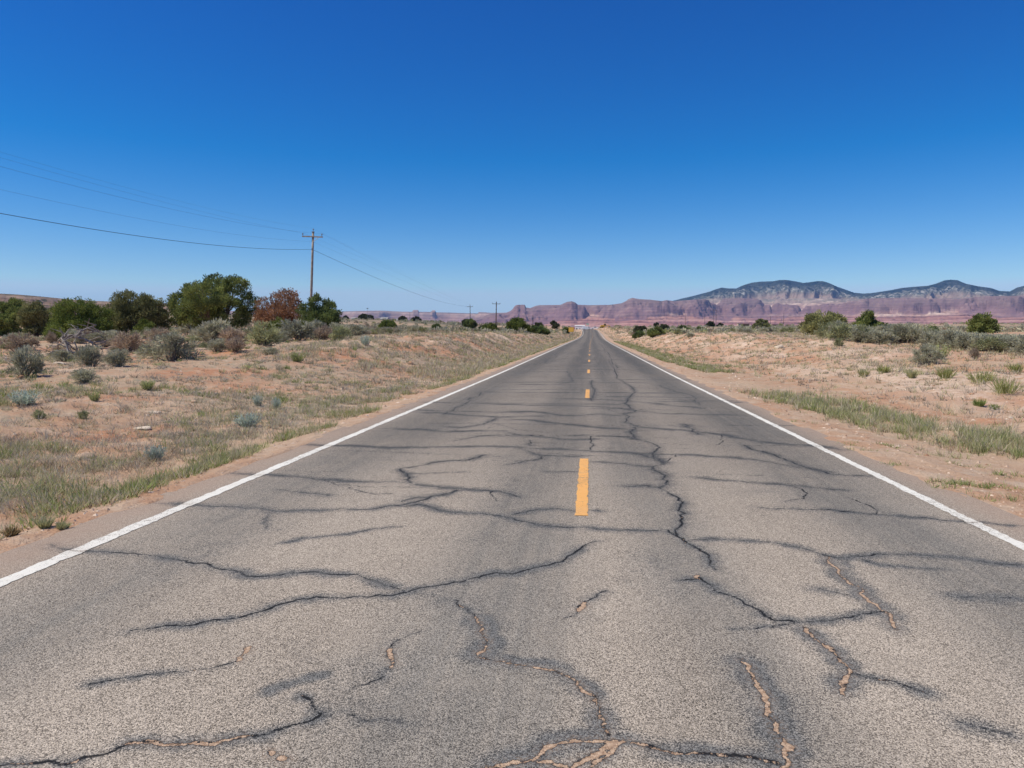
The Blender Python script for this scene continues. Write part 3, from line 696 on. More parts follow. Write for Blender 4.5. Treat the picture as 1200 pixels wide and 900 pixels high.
def t_mtn(X, Y, R, A):
    d = (R-8500)/2900
    rg = ridged(A*20+.3*fbm(X/700, Y/700, 82, 3), R/5200, 81, 4)
    d = d+(.30*(rg-.55)+.14*fbm(X/420, Y/420, 86, 4))*sstep(.02, .25, d)*(1-sstep(.75, 1.0, d))
    t = np.interp(d, [0, .12, .30, .44, .53, .66, .80, 1.0, 1.25], [0, .12, .30, .42, .62, .74, .88, 1.0, .9])
    return t+.05*fbm(X/300, Y/300, 84, 4)*sstep(.05, .2, t), t*0
landform('mountain', M['mountain'], 700, 1480, 1200, np.concatenate([np.linspace(8450, 11600, 170), np.linspace(11700, 12300, 5)]), t_mtn, SKY_M, lambda R: 250+R*0, tmin=.45)
SKY_F = [(150, 362), (200, 364), (300, 364.5), (400, 365), (420, 364.4), (445, 364), (455, 364.4), (470, 365.2), (483, 365.4), (484.5, 363.3), (490, 363.2), (491, 365.4), (505, 365.6), (506.5, 363.6), (510, 363.6), (511, 366), (530, 366.4), (545, 367), (560, 367.3), (561, 365.8), (570, 366), (575, 366.6), (590, 366.4), (600, 366), (700, 366)]
def t_far(X, Y, R, A):
    d = R-10600-500*fbm(A*9, A*0, 91, 3)+500*fbm(X/1100, Y/1100, 92, 4)
    return np.interp(d, [-500, 0, 400, 520, 900, 980, 1200, 2500], [0, 0, .25, .5, .6, .9, 1, 1])+.01*fbm(X/150, Y/150, 93, 3), d*0
landform('distant_mesa', M['pale_mesa'], 130, 700, 900, np.linspace(9900, 12200, 60), t_far, SKY_F, lambda R: 76+R*0, tmin=.5)
SKY_L = [(-500, 330), (-300, 334), (-100, 339.5), (0, 344), (20, 345), (40, 346.6), (60, 348.5), (80, 350.5), (110, 352.5), (150, 354), (190, 355), (206, 356), (216, 360), (230, 366), (300, 378)]
def t_low(X, Y, R, A):
    d = R-1500-120*fbm(A*9, A*0, 101, 3)+160*fbm(X/300, Y/300, 102, 4)
    return np.interp(d, [-100, 0, 260, 300, 420, 455, 520, 1200], [0, 0, .45, .62, .74, .92, 1, 1])+.02*fbm(X/40, Y/40, 103, 3), d*0
def dots(n, P, col, t, c):
    v = n.n('ShaderNodeTexVoronoi', {'Vector': P, 'Scale': .06}); k = n.noise(n.scale(P, (.006, .006, .006)), 1.0, 3, .6)
    m = n.math('MULTIPLY', n.rng(v.outputs['Distance'], .42, .30), n.rng(k, .4, .55))
    return n.mix(m, n.mix(.35, col, (.2, .17, .12)), (.06, .07, .045))
M['low_hill'] = strata('low_red_hill', [(0, (.33, .24, .17)), (.5, (.38, .25, .18)), (.75, (.34, .2, .15)), (.95, (.22, .14, .11)), (1.0, (.12, .1, .08))], dots)
landform('low_hill', M['low_hill'], -560, 300, 500, np.linspace(1250, 2600, 70), t_low, SKY_L, lambda R: 4+R*.004, tmin=.5)

# ------------------------------------------------------------------ foliage builders
def sprays(C, N, L, W, col, rng, curl=.25):
    """one bent leaf spray per centre C, pointing along N: 2 triangles + quad, colour per spray"""
    n = len(C)
    N = N/(np.linalg.norm(N, axis=1)[:, None]+1e-9)
    r = rng.normal(size=(n, 3)); S = np.cross(N, r); S /= np.linalg.norm(S, axis=1)[:, None]+1e-9
    B = np.cross(N, S)
    L = np.broadcast_to(L, (n,))[:, None]; W = np.broadcast_to(W, (n,))[:, None]
    m = C+N*L*.5+B*L*curl*.3
    tip = C+N*L+B*L*curl
    V = np.stack([C-S*W*.25, C+S*W*.25, m+S*W*.5, m-S*W*.5, tip], 1).reshape(-1, 3)
    i = np.arange(n)*5
    return V, np.stack([i, i+1, i+2, i+3], 1), np.stack([i+3, i+2, i+4], 1), np.repeat(col, 5, 0)

def clumped(centres, radii, per, L, W, dark, light, rng, up=.5, out=.7, sd=.5):
    """leaf sprays gathered in clumps; each clump has its own tint"""
    nc = len(centres)
    k = np.repeat(np.arange(nc), per); n = len(k)
    g = rng.normal(size=(n, 3)); g /= np.linalg.norm(g, axis=1)[:, None]+1e-9
    rad = rng.random(n)**.45
    C = centres[k]+g*(rad*np.asarray(radii)[k])[:, None]*np.array([1, 1, .85])
    cc = centres.mean(0); o = centres[k]-cc; o /= np.linalg.norm(o, axis=1)[:, None]+1e-9
    N = g*out+o*.5+np.array([0, 0, up])+rng.normal(size=(n, 3))*sd
    tc = np.clip(rng.normal(.5, .22, nc), 0, 1)[k]; tv = np.clip(tc+rng.normal(0, .16, n), 0, 1)[:, None]
    col = np.array(dark)[None]*(1-tv)+np.array(light)[None]*tv
    return sprays(C, N, L*(.6+.8*rng.random(n)), W*(.7+.6*rng.random(n)), col, rng)

def leaf_obj(name, data, parent, mat=None):
    V, Q, T3, c = data
    return obj(name, np_mesh(name, V, [Q, T3], False, None, c), mat or M['leaf'], parent)

JUN = dict(bright=((.065, .095, .028), (.27, .315, .09)), olive=((.11, .12, .055), (.38, .375, .17)), dark=((.055, .085, .034), (.25, .30, .11)),
           deep=((.075, .10, .036), (.33, .37, .125)), rust=((.22, .115, .065), (.50, .29, .18)), black=((.04, .05, .03), (.15, .165, .09)))

def juniper(name, base, lobes, tint, rng, dens=1.0, gaps=.0, spr=.17):
    """base: world point; lobes: (dx, dz, rx, rz, dy) in metres from the base. Trunk with limbs, crown of clumped sprays"""
    root = empty(name, base)
    mb = MB(); cs = []; rs = []
    for j, (dx, dz, rx, rz, dy) in enumerate(lobes):
        c = np.array([dx, dy, dz])
        f = np.array([dx*.15+rng.normal(0, .08), dy*.15+rng.normal(0, .08), 0])
        mid = f*.4+c*.55+rng.normal(0, .12, 3); mid[2] = max(.2, dz*.45)
        q = [f-[0, 0, .15], f+(mid-f)*.5+rng.normal(0, .05, 3), mid, c*.92+mid*.08, c+[0, 0, rz*.55]]
        r0 = .05+.055*min(rx, 2.0); mb.tube(q, [r0*1.25, r0, r0*.75, r0*.4, r0*.12], 7)
        area = rx*rx+rx*rz*2
        rx *= 1.1; rz *= 1.1; nb = int(np.clip(area*15*dens, 12, 230))
        g = rng.normal(size=(nb, 3)); g /= np.linalg.norm(g, axis=1)[:, None]
        rad = .45+.55*rng.random(nb)**.5
        p = c+g*rad[:, None]*np.array([rx, rx*.95, rz])
        p = p[p[:, 2] > .18]
        if gaps > 0: p = p[fbm(p[:, 0]*.9+j, p[:, 2]*.9, 7, 2) > gaps-.5]
        cs.append(p); rs.append(np.full(len(p), .22+.13*min(rx, 1.6))*(.7+.6*rng.random(len(p))))
        for k in range(0, len(p), 6):
            mb.tube([mid, (mid+p[k])/2+rng.normal(0, .1, 3), p[k]], [r0*.35, r0*.2, r0*.06], 5, False)
    cs = np.concatenate(cs); rs = np.concatenate(rs)
    mb.build('trunk', M['bark'], root, True)
    d, l = JUN[tint]
    leaf_obj('crown', clumped(cs, rs, int(96 if tint != 'rust' else 60), spr, spr*.42, d, l, rng, .7, .8), root)
    return root

def px_tree(name, tint, Y, ub, lobes, label, vb=None, dens=1.0, group=None, seed=1, gaps=0.0, cat='tree'):
    """lobes in photograph pixels (u, v, ru, rv[, depth in px]) for a tree at distance Y"""
    rng = np.random.default_rng(seed)
    b = at(ub, 390, Y); b[2] = Hs(b[0], b[1]); s = Y/F
    L = []
    for q in lobes:
        p = at(q[0], q[1], Y)
        L.append((p[0]-b[0], p[2]-b[2], q[2]*s, q[3]*s, (q[4] if len(q) > 4 else rng.normal(0, .45*q[2]))*s))
    low = min(q[1]-.35*q[3] for q in L)
    hang = min(q[1]-q[3] for q in L)
    if hang > .25: L.append((np.mean([q[0] for q in L]), hang*.6, max(q[2] for q in L)*.8, hang*.75+.2, 0.0))
    if low < .1: L = [(q[0], q[1]+.1-low, *q[2:]) for q in L]
    sp = max(.125, 1.25*s*1.6)
    o = juniper(name, b, L, tint, rng, dens*min(1, (60/Y)**.6) if Y > 60 else dens, gaps, min(sp, .45))
    return tag(o, label, cat, group)

# hero trees along the left edge of the sage flat
px_tree('juniper_tree', 'bright', 60, 88, [(88, 368, 24, 16), (72, 378, 17, 18), (106, 376, 18, 18), (92, 386, 26, 14, -6), (66, 392, 10, 10), (118, 385, 10, 12)], 'bright green rounded juniper behind the pile of dead grey branches', seed=11)
px_tree('juniper_tree', 'olive', 66, 155, [(155, 356, 20, 13), (138, 368, 16, 16), (172, 364, 17, 16), (155, 374, 28, 16), (182, 376, 10, 12), (126, 380, 12, 12)], 'dull olive juniper with a broad round crown, right of the bright green one', seed=12)
px_tree('juniper_tree', 'deep', 68, 250, [(226, 343, 15, 13, 4), (247, 335, 18, 12), (274, 337, 15, 14, 3), (256, 350, 26, 16), (288, 360, 13, 16), (215, 360, 17, 18), (238, 366, 24, 17, -10), (270, 368, 24, 16, -6), (206, 374, 9, 10)], 'largest and tallest dark green juniper with sky showing through its crown', seed=13, gaps=.22)
px_tree('dead_juniper', 'rust', 66, 330, [(333, 354, 16, 13), (318, 364, 15, 13), (345, 360, 13, 14), (330, 370, 24, 11, -4), (310, 372, 8, 8)], 'rust brown dying juniper between two green junipers', seed=14, dens=.9, gaps=.15)
px_tree('juniper_tree', 'dark', 62, 374, [(371, 356, 7, 9), (366, 368, 13, 13), (380, 366, 9, 13), (390, 372, 10, 12), (376, 376, 20, 11, -3), (388, 363, 5, 7)], 'dark green juniper with pointed tops in front of the near utility pole', seed=15)
px_tree('juniper_tree', 'olive', 86, 41, [(41, 366, 13, 11), (34, 374, 12, 13), (50, 374, 9, 13), (42, 380, 15, 9)], 'small olive juniper just left of the bright green juniper', seed=16)
px_tree('juniper_tree', 'deep', 95, 10, [(12, 362, 13, 10), (-4, 368, 14, 14), (22, 370, 9, 12), (8, 378, 20, 9)], 'green juniper at the far left edge of the view', seed=17)
px_tree('juniper_tree', 'bright', 60, 174, [(170, 384, 8, 7), (178, 386, 6, 6)], 'low bright green juniper bush at the foot of the olive juniper', seed=18)
px_tree('juniper_tree', 'bright', 61, 328, [(327, 381, 8, 6), (320, 384, 6, 5)], 'small yellow green juniper bush under the rust brown juniper', seed=19)
# along the road
px_tree('juniper_tree', 'bright', 150, 605, [(605, 380, 9, 6), (600, 386, 8, 6), (611, 386, 8, 7), (605, 388, 12, 5)], 'largest round green juniper beside the road on the left, near the second pole', seed=21)
px_tree('juniper_tree', 'bright', 150, 574, [(574, 385, 7, 4.5), (570, 387, 5, 4), (579, 387, 5, 4)], 'low green juniper at the foot of the second utility pole', seed=22)
px_tree('juniper_tree', 'dark', 165, 628, [(628, 388, 8, 4.5), (637, 390, 6, 3.5), (622, 391, 5, 3)], 'dark spreading juniper right of the largest round roadside juniper', seed=23)
px_tree('juniper_tree', 'black', 230, 632, [(631, 382.5, 4.5, 3), (628, 384.5, 3, 3)], 'dull dark juniper behind the spreading roadside juniper', seed=24)
px_tree('juniper_tree', 'black', 320, 650, [(648.5, 379, 2.6, 2.4), (652, 381, 3, 2.2)], 'blackish juniper standing alone left of the road crest', seed=25)
px_tree('juniper_tree', 'bright', 262, 663.5, [(663.5, 386.5, 2.8, 2.4), (662.5, 388, 2.2, 2), (664.8, 388, 2.2, 2)], 'small round green juniper left of the yellow road sign', seed=26)
# right side
px_tree('juniper_tree', 'olive', 75, 965, [(965, 376, 16, 8), (953, 380, 11, 9), (978, 380, 11, 9), (965, 384, 21, 8)], 'wide flat topped olive juniper above the sagebrush on the right', seed=31)
px_tree('juniper_tree', 'deep', 66, 1020, [(1019, 377, 9, 9), (1011, 384, 9, 9), (1029, 384, 10, 9), (1020, 388, 16, 8), (1018, 371, 4, 5)], 'dark pointed juniper in the sagebrush right of the olive one', seed=32)
px_tree('juniper_tree', 'deep', 76, 1151, [(1151, 379, 10, 7), (1145, 385, 8, 8), (1159, 383, 7, 8), (1153, 389, 10, 6)], 'small dark juniper at the right under the mountain peak', seed=33)
px_tree('juniper_tree', 'deep', 120, 768, [(768, 394.5, 7, 4.5), (763, 397, 5, 4), (774, 397, 5, 4)], 'low green juniper on the right bank, closest to the road', seed=34)
for u, v, w, Y, tint, lab in ((750, 388, 6, 190, 'black', 'dark juniper shrub right of the road with a lower one in front'), (748, 395, 5, 150, 'dark', 'low dark shrub on the right bank in front of a taller juniper'),
        (778, 385, 5, 240, 'black', 'round dark juniper behind the low green one on the right bank'), (799, 386.5, 4.5, 240, 'dark', 'dark juniper in a scrub row left of the thin distant poles'),
        (769, 380.5, 2.4, 420, 'black', 'tiny dark pointed tree on the far right plain'), (822, 391, 5, 170, 'dark', 'dark green bush in the sage strip below the distant poles'),
        (832, 382, 4, 420, 'black', 'distant dark tree beside a pale block on the right plain'), (843.5, 384, 2.8, 400, 'black', 'distant round dark tree left of the beige hut'),
        (893, 384, 8, 330, 'olive', 'olive green tree standing in front of the long dark barn'), (935, 388, 5, 140, 'olive', 'low olive bush left of the wide flat topped juniper'),
        (1095, 389, 4, 110, 'dark', 'small dark bush far in the right sagebrush'), (806, 392, 4, 180, 'dark', 'low dark bush among sage on the right bank crest')):
    b = [(u, v, w, w*.72), (u+w*.5, v+w*.3, w*.6, w*.5), (u-w*.5, v+w*.3, w*.6, w*.5)]
    px_tree('juniper_shrub', tint, Y, u, b, lab, seed=int(u), cat='shrub')
for u, v, w, Y, tint, lab in ((454, 382, 8, 200, 'bright', 'green juniper bush in the sage flat below the white house'), (488, 375, 5, 420, 'black', 'dark juniper on the left skyline, right of the white house'),
        (434, 372, 4, 560, 'black', 'dark distant tree left of the white house'), (472, 373.5, 4.5, 600, 'black', 'low dark distant tree right of the white house'), (425, 371, 5, 620, 'black', 'flat dark clump of distant trees at the left end of the hamlet'),
        (551, 379, 6, 260, 'dark', 'dark juniper at the foot of the thin utility pole'), (545, 377, 3, 300, 'black', 'small dark tree left of the thin utility pole'), (564, 386, 3, 190, 'dark', 'small dark bush left of the low green roadside juniper'),
        (512, 384, 4, 190, 'dark', 'dark bush in the middle of the left sage flat'), (405, 372, 3, 600, 'black', 'tiny dark tree just right of the pointed dark juniper')):
    b = [(u, v, w, w*.62), (u+w*.5, v+w*.3, w*.6, w*.45), (u-w*.5, v+w*.25, w*.6, w*.45)]
    px_tree('juniper_shrub', tint, Y, u, b, lab, seed=int(u), cat='shrub')

# ------------------------------------------------------------------ sagebrush
def sage_proto(seed, dark, light, nb=38, per=46, spread=.62, L=.12, flat=.85):
    """about one metre high and one and a third wide, built round the origin"""
    rng = np.random.default_rng(seed)
    mb = MB(); cs = []
    for k in range(nb):
        a = rng.uniform(0, 2*np.pi); e = rng.uniform(.12, 1.45)**1.0
        R = rng.uniform(.6, 1.12)
        p = np.array([math.cos(a)*math.cos(e)*spread*R, math.sin(a)*math.cos(e)*spread*R, .10+.80*math.sin(e)*R*flat])
        cs.append(p)
        b = np.array([math.cos(a)*.05, math.sin(a)*.05, -.05])
        m = (b+p)/2+rng.normal(0, .05, 3)-[0, 0, .04]
        if k % 2 == 0: mb.tube([b, m, p], [.022, .014, .005], 5, False)
    extra = np.array(cs)*rng.uniform(.45, .8, (nb, 1)); cs = np.concatenate([np.array(cs), extra[:nb//2]])
    rs = rng.uniform(.08, .19, len(cs))
    d = clumped(cs, rs, per, L, L*.20, dark, light, rng, .8, .8, .35)
    V = d[0]; V[:, 2] = np.maximum(V[:, 2], -.02)
    return mb.mesh('stems', True), np_mesh('foliage', V, [d[1], d[2]], False, None, d[3])
SAGE = {}
def stalks(seed, dark, light):
    """feathery upright stalks with small leaves, same size as the sage"""
    rng = np.random.default_rng(seed); mb = MB(); C = []; N = []
    for k in range(85):
        a = rng.uniform(0, 2*np.pi); sp = rng.random()**.6*.62; h = rng.uniform(.55, 1.0)*(1-.35*sp)
        b = np.array([math.cos(a)*sp*.35, math.sin(a)*sp*.35, 0]); t = np.array([math.cos(a)*sp, math.sin(a)*sp, h])
        if k % 3 == 0: mb.tube([b, (b+t)/2+rng.normal(0, .03, 3), t], [.012, .008, .003], 4, False)
        for q in rng.uniform(.15, 1, 11):
            C.append(b+(t-b)*q+rng.normal(0, .02, 3)); N.append((t-b)*.9+rng.normal(0, .35, 3))
    C = np.array(C); n = len(C); tv = np.clip(C[:, 2]*.5+rng.random(n)*.6, 0, 1)[:, None]
    d = sprays(C, np.array(N), .15*rng.uniform(.6, 1.3, n), .03, np.array(dark)*(1-tv)+np.array(light)*tv, rng)
    return mb.mesh('stems', True), np_mesh('foliage', d[0], [d[1], d[2]], False, None, d[3])
def kinds(k, n, dark, light, build=None, **kw): SAGE[k] = [(build or sage_proto)(100+i*7+len(k)*31, dark, light, **kw) for i in range(n)]
kinds('grey', 4, (.225, .22, .155), (.58, .565, .42))
kinds('green', 2, (.17, .185, .10), (.47, .475, .27))
kinds('dry', 2, (.26, .20, .145), (.52, .42, .32), per=26, L=.15)
kinds('blue', 2, (.30, .37, .31), (.62, .69, .58), build=stalks)
kinds('lime', 2, (.23, .27, .09), (.56, .59, .27), build=stalks)
NSAGE = [0]
def sage(x, y, w, h, kind, label, group=None, name='sagebrush', cat='shrub', parts=True):
    pr = SAGE[kind]; st, fo = pr[NSAGE[0] % len(pr)]; NSAGE[0] += 1
    z = Hs(x, y)-.02
    r = empty(name, (x, y, z), random.uniform(0, 6.28)); r.scale = (w/1.35, w/1.35*random.uniform(.85, 1.1), h)
    tag(r, label, cat, group)
    obj('foliage', fo, M['leaf'], r)
    if parts: obj('stems', st, M['twig'], r)
    return r
def px_sage(u, vb, wp, hp, kind, label, group=None, **kw):
    g = ground_at(u, vb); s = g[1]/F
    k = 1.12 if vb < 430 else 1.0
    return sage(g[0], g[1]+wp*s*.35, max(.25, wp*s*k*(1.18 if kind in ('grey', 'dry') else 1.05)), max(.2, hp*s*1.05*k), kind, label, group, **kw)
for a in (
    (17, 444, 48, 42, 'grey', 'large grey green sagebrush at the left edge, biggest of the near bushes'),
    (12, 412, 34, 22, 'dry', 'dark brownish sagebrush behind the large one at the left edge'),
    (191, 424, 52, 33, 'grey', 'broad rounded sagebrush standing alone on bare soil below the olive juniper'),
    (100, 429, 30, 26, 'grey', 'sagebrush in front of the dead grey branches'),
    (132, 430, 32, 22, 'grey', 'low sagebrush with a dark underside, right of the one before the dead branches'),
    (148, 414, 34, 26, 'dry', 'brownish bare twiggy shrub right of the dead branches'),
    (69, 424, 22, 14, 'grey', 'small grey sagebrush left of the dead branches'),
    (92, 450, 34, 18, 'grey', 'low pale sagebrush on the open soil in front of the others'),
    (20, 478, 38, 22, 'blue', 'blue green feathery shrub near the left edge of the field'),
    (180, 400, 24, 16, 'dry', 'brown grey shrub behind the broad lone sagebrush'),
    (220, 393, 30, 24, 'grey', 'grey sagebrush at the left foot of the largest juniper'),
    (247, 402, 40, 28, 'grey', 'tall sagebrush below the middle of the largest juniper'),
    (251, 413, 22, 15, 'grey', 'small low sagebrush in front of the tall one below the largest juniper'),
    (273, 413, 22, 18, 'dry', 'small dark sagebrush at the front right of the clump below the largest juniper'),
    (301, 406, 42, 28, 'green', 'greenish sagebrush at the right foot of the largest juniper'),
    (323, 392, 24, 18, 'grey', 'grey sagebrush under the rust brown juniper'),
    (342, 400, 46, 24, 'grey', 'wide sagebrush in front of the rust brown juniper'),
    (370, 397, 24, 22, 'grey', 'upright sagebrush in front of the pointed dark juniper'),
    (395, 397, 22, 14, 'green', 'low greenish sagebrush at the right foot of the pointed dark juniper'),
    (411, 394, 26, 14, 'grey', 'low sagebrush just right of the pointed dark juniper'),
    (427, 405, 13, 12, 'blue', 'single small round blue grey shrub on top of the left bank'),
    (346, 424, 19, 13, 'lime', 'small bright green shrub on bare soil below the rust brown juniper'),
    (284, 503, 38, 20, 'blue', 'blue green feathery shrub beside the left verge'),
    (300, 477, 14, 15, 'blue', 'left one of two small grey shrubs in the left field'),
    (322, 480, 14, 16, 'blue', 'right one of two small grey shrubs in the left field'),
    (176, 543, 30, 24, 'blue', 'teal shrub in the verge weeds, nearest the road on the left'),
    (108, 472, 16, 14, 'lime', 'small lime green bush near a pale flat rock in the left field'),
    (168, 457, 22, 14, 'lime', 'pale lime green bush in the middle of the left field'),
    (43, 491, 13, 10, 'green', 'small dark green plant below the blue green shrub at the left'),
    (96, 491, 10, 10, 'green', 'tiny dark green plant in the left field'),
    (1090, 428, 24, 20, 'grey', 'round grey sagebrush in front of the right sagebrush row'),
    (1103, 421, 24, 17, 'lime', 'yellow green bush touching the round grey sagebrush on the right'),
    (1143, 421, 9, 12, 'dry', 'small rusty dry plant in front of the right sagebrush row'),
    (984, 406, 10, 9, 'green', 'small dark green shrub on the right bank'),
):
    px_sage(*a)
gR = 'sagebrush in the row along the right bank'; gL = 'sagebrush on the left flat'; gM = 'distant sagebrush beyond the right bank'
for u in range(975, 1260, 8):
    vb = np.interp(u, [975, 1040, 1120, 1200, 1260], [398, 402, 409, 414, 420])+RNG.uniform(-3, 2)
    px_sage(u+RNG.uniform(-5, 5), vb, RNG.uniform(20, 30), RNG.uniform(13, 20), 'grey' if RNG.random() < .78 else 'green', 'grey green sagebrush in the dense row along the right bank', gR)
    px_sage(u+RNG.uniform(-5, 5), vb-RNG.uniform(4, 9), RNG.uniform(20, 30), RNG.uniform(8, 14), 'grey', 'grey green sagebrush in the dense row along the right bank', gR)
for k in range(52):
    u = RNG.uniform(720, 1010); Y = RNG.uniform(82, 150)
    p = at(u, 390, Y)
    if p[0]-road_c(Y) < 12: continue
    sage(p[0], Y, RNG.uniform(.9, 1.8), RNG.uniform(.6, 1.1), 'grey' if RNG.random() < .75 else 'green', 'low sagebrush in the strip beyond the right bank crest', gM)
for k in range(64):
    u = RNG.uniform(395, 640); Y = RNG.uniform(62, 150)
    p = at(u, 390, Y)
    if p[0]-road_c(Y) > -15.5: continue
    sage(p[0], Y, RNG.uniform(.9, 1.9), RNG.uniform(.6, 1.1), RNG.choice(['grey', 'grey', 'grey', 'green', 'dry']), 'low sagebrush on the flat behind the left bank', gL)
gJ = 'sagebrush below the left junipers'
for k in range(62):
    u = RNG.uniform(120, 405) if k > 18 else RNG.uniform(-40, 120); Y = RNG.uniform(44, 60)
    p = at(u, 390, Y)
    if 25 < u < 60 and Y < 55: continue
    sage(p[0], Y, RNG.uniform(1.0, 2.2), RNG.uniform(.5, 1.15), RNG.choice(['grey', 'grey', 'grey', 'dry', 'green']), 'small sagebrush scattered at the foot of the left junipers', gJ)
for k in range(20):
    u = RNG.uniform(-20, 330); Y = RNG.uniform(30, 43); p = at(u, 390, Y)
    sage(p[0], Y, RNG.uniform(.6, 1.2), RNG.uniform(.25, .5), RNG.choice(['grey', 'dry', 'green']), 'knee high sagebrush on the open soil before the left junipers', 'low sagebrush on the open soil at the left')
# the far flats: scrub nobody could count
def scatter_scrub(name, n, side, rng):
    base = []
    for i in range(3):
        r2 = np.random.default_rng(200+i)
        g = r2.normal(size=(46, 3)); g[:, 2] = np.abs(g[:, 2]); g /= np.linalg.norm(g, axis=1)[:, None]
        base.append((g*r2.uniform(.5, 1, (46, 1))*np.array([.62, .62, .8]), g+[0, 0, .5]))
    Cs, Ns, Ls, cs = [], [], [], []
    m = n*2; Y = 110*np.exp(rng.random(m)*1.75); u = rng.uniform(-80, 690, m) if side < 0 else rng.uniform(700, 1290, m)
    D = cF[None]+cR[None]*((u-600)/F)[:, None]-cU[None]*((390-450)/F); X = D[:, 0]/D[:, 1]*Y
    ok = (np.abs(X-road_c(Y)) > np.interp(Y, [110, 160, 300], [13, 10.5, 8])) & (noise(X/30, Y/30, 5) > -.28); X = X[ok][:n]; Y = Y[ok][:n]; Z = H(X, Y)
    for k in range(len(X)):
        b, nn = base[k % 3]; s = rng.uniform(.5, 1.25)*(1 if Y[k] < 300 else 1.3)
        Cs.append(b*[s*1.2, s*1.2, s]*1.0+[X[k], Y[k], Z[k]]); Ns.append(nn); Ls.append(np.full(46, .34*s+.1))
        t = rng.random(); q = rng.random((46, 1))
        d0, l0 = ((.24, .235, .17), (.56, .54, .40)) if t < .62 else (((.17, .19, .09), (.43, .44, .23)) if t < .82 else ((.22, .18, .13), (.44, .37, .27)))
        cs.append(np.array(d0)*(1-q)+np.array(l0)*q)
    C = np.concatenate(Cs); L = np.concatenate(Ls)
    V, Q, T3, c = sprays(C, np.concatenate(Ns)+rng.normal(0, .3, (len(C), 3)), L, L*.45, np.concatenate(cs), rng)
    o = obj(name, np_mesh(name, V, [Q, T3], False, None, c), M['leaf'])
    return o
tag(scatter_scrub('sagebrush_scrub', 2600, -1, np.random.default_rng(5)), 'grey green sagebrush scrub covering the plain left of the road', 'scrub', kind='stuff')
tag(scatter_scrub('sagebrush_scrub', 1500, 1, np.random.default_rng(6)), 'grey green sagebrush scrub covering the plain right of the road', 'scrub', kind='stuff')

# ------------------------------------------------------------------ grass
def tufts(P, hgt, rad, nb, dark, light, rng, wid=.004, lean=.5):
    """P (n,2) positions; per-tuft arrays; every blade is a bent tapered strip"""
    k = np.repeat(np.arange(len(P)), nb); n = len(k)
    a = rng.uniform(0, 2*np.pi, n); rr = np.sqrt(rng.random(n))*rad[k]
    x = P[k, 0]+np.cos(a)*rr; y = P[k, 1]+np.sin(a)*rr; z = H(x, y)
    C = np.stack([x, y, z-.01], 1)
    le = lean*rng.uniform(.2, 1.2, n)
    N = np.stack([np.cos(a)*le+rng.normal(0, .2, n), np.sin(a)*le+rng.normal(0, .2, n), np.ones(n)], 1)
    tv = np.clip(rng.random(len(P))[k]*.7+rng.random(n)*.45, 0, 1)[:, None]
    col = dark[k]*(1-tv)+light[k]*tv
    dist = np.hypot(x, y)
    W = np.maximum(wid, dist*.00042)*rng.uniform(.7, 1.4, n)
    hh = hgt[k]*rng.uniform(.55, 1.15, n); dark_stem = rng.random(n) < .24       # short dead stems, coloured dark to stand in for shade inside the tuft
    hh = np.where(dark_stem, hh*.5, hh); col = np.where(dark_stem[:, None], np.array([.13, .095, .06])[None]*(.6+.8*rng.random((n, 1))), col)
    return sprays(C, N, hh, W, col, rng, .35)
def grass_obj(name, d, label):
    V, Q, T3, c = d
    return tag(obj(name, np_mesh(name, V, [Q, T3], False, None, c), M['grass']), label, 'grass', kind='stuff')
def region(n, fn, y0, y1, u0, u1, rng, side):
    """points spread by distance and direction, kept where fn(x,y) says so"""
    Y = y0*np.exp(rng.random(n)*math.log(y1/y0)); l = rng.uniform(u0, u1, n)**1.0
    X = l*1.0
    keep = rng.random(n) < fn(X, Y)
    return np.stack([X, Y], 1)[keep]
C3 = lambda *c: np.array(c)
DRY = (C3(.40, .33, .22), C3(.74, .64, .47)); GREY = (C3(.36, .31, .24), C3(.66, .58, .46)); GRN = (C3(.14, .19, .045), C3(.36, .43, .14)); OLV = (C3(.29, .29, .13), C3(.58, .55, .31))
def mixcol(n, rng, table):
    w = np.array([t[0] for t in table]); i = rng.choice(len(table), n, p=w/w.sum())
    return np.array([t[1][0] for t in table])[i], np.array([t[1][1] for t in table])[i]

# left field, dry
def left_cover(x, y):
    L = -(x-road_c(y)); m = sstep(-.12, .25, fbm(x/3.0, y/3.6, 51, 3)+.02)*(.12+.88*sstep(-.02, .16, fbm(x/.9, y/1.1, 57, 2)))
    verge = sstep(4.9, 6.0, L)*(1-sstep(8.5, 12, L))
    c = sstep(4.7, 5.6, L)*(m*.75+verge*.5)
    return np.clip(c, 0, 1)
rng = np.random.default_rng(41)
def left_pts(n, y0, y1, l0, l1, rng):
    Y = y0*np.exp(rng.random(n)*math.log(y1/y0))
    L = l0+(rng.random(n)**1.6)*(l1-l0)*np.clip(Y/26, .35, 1.0)
    return road_c(Y)-L, Y
x, y = left_pts(34000, 2.2, 95, 4.7, 30, rng); k = rng.random(len(x)) < left_cover(x, y)
P = np.stack([x[k], y[k]], 1); n = len(P)
d, l = mixcol(n, rng, ((.36, GREY), (.46, DRY), (.18, OLV)))
grass_obj('dry_grass', tufts(P, rng.uniform(.05, .17, n)*np.where(rng.random(n) < .06, 1.7, 1), rng.uniform(.03, .13, n), 12, d, l, rng, .0032, .9), 'dry grey and straw coloured grass over the field left of the road')
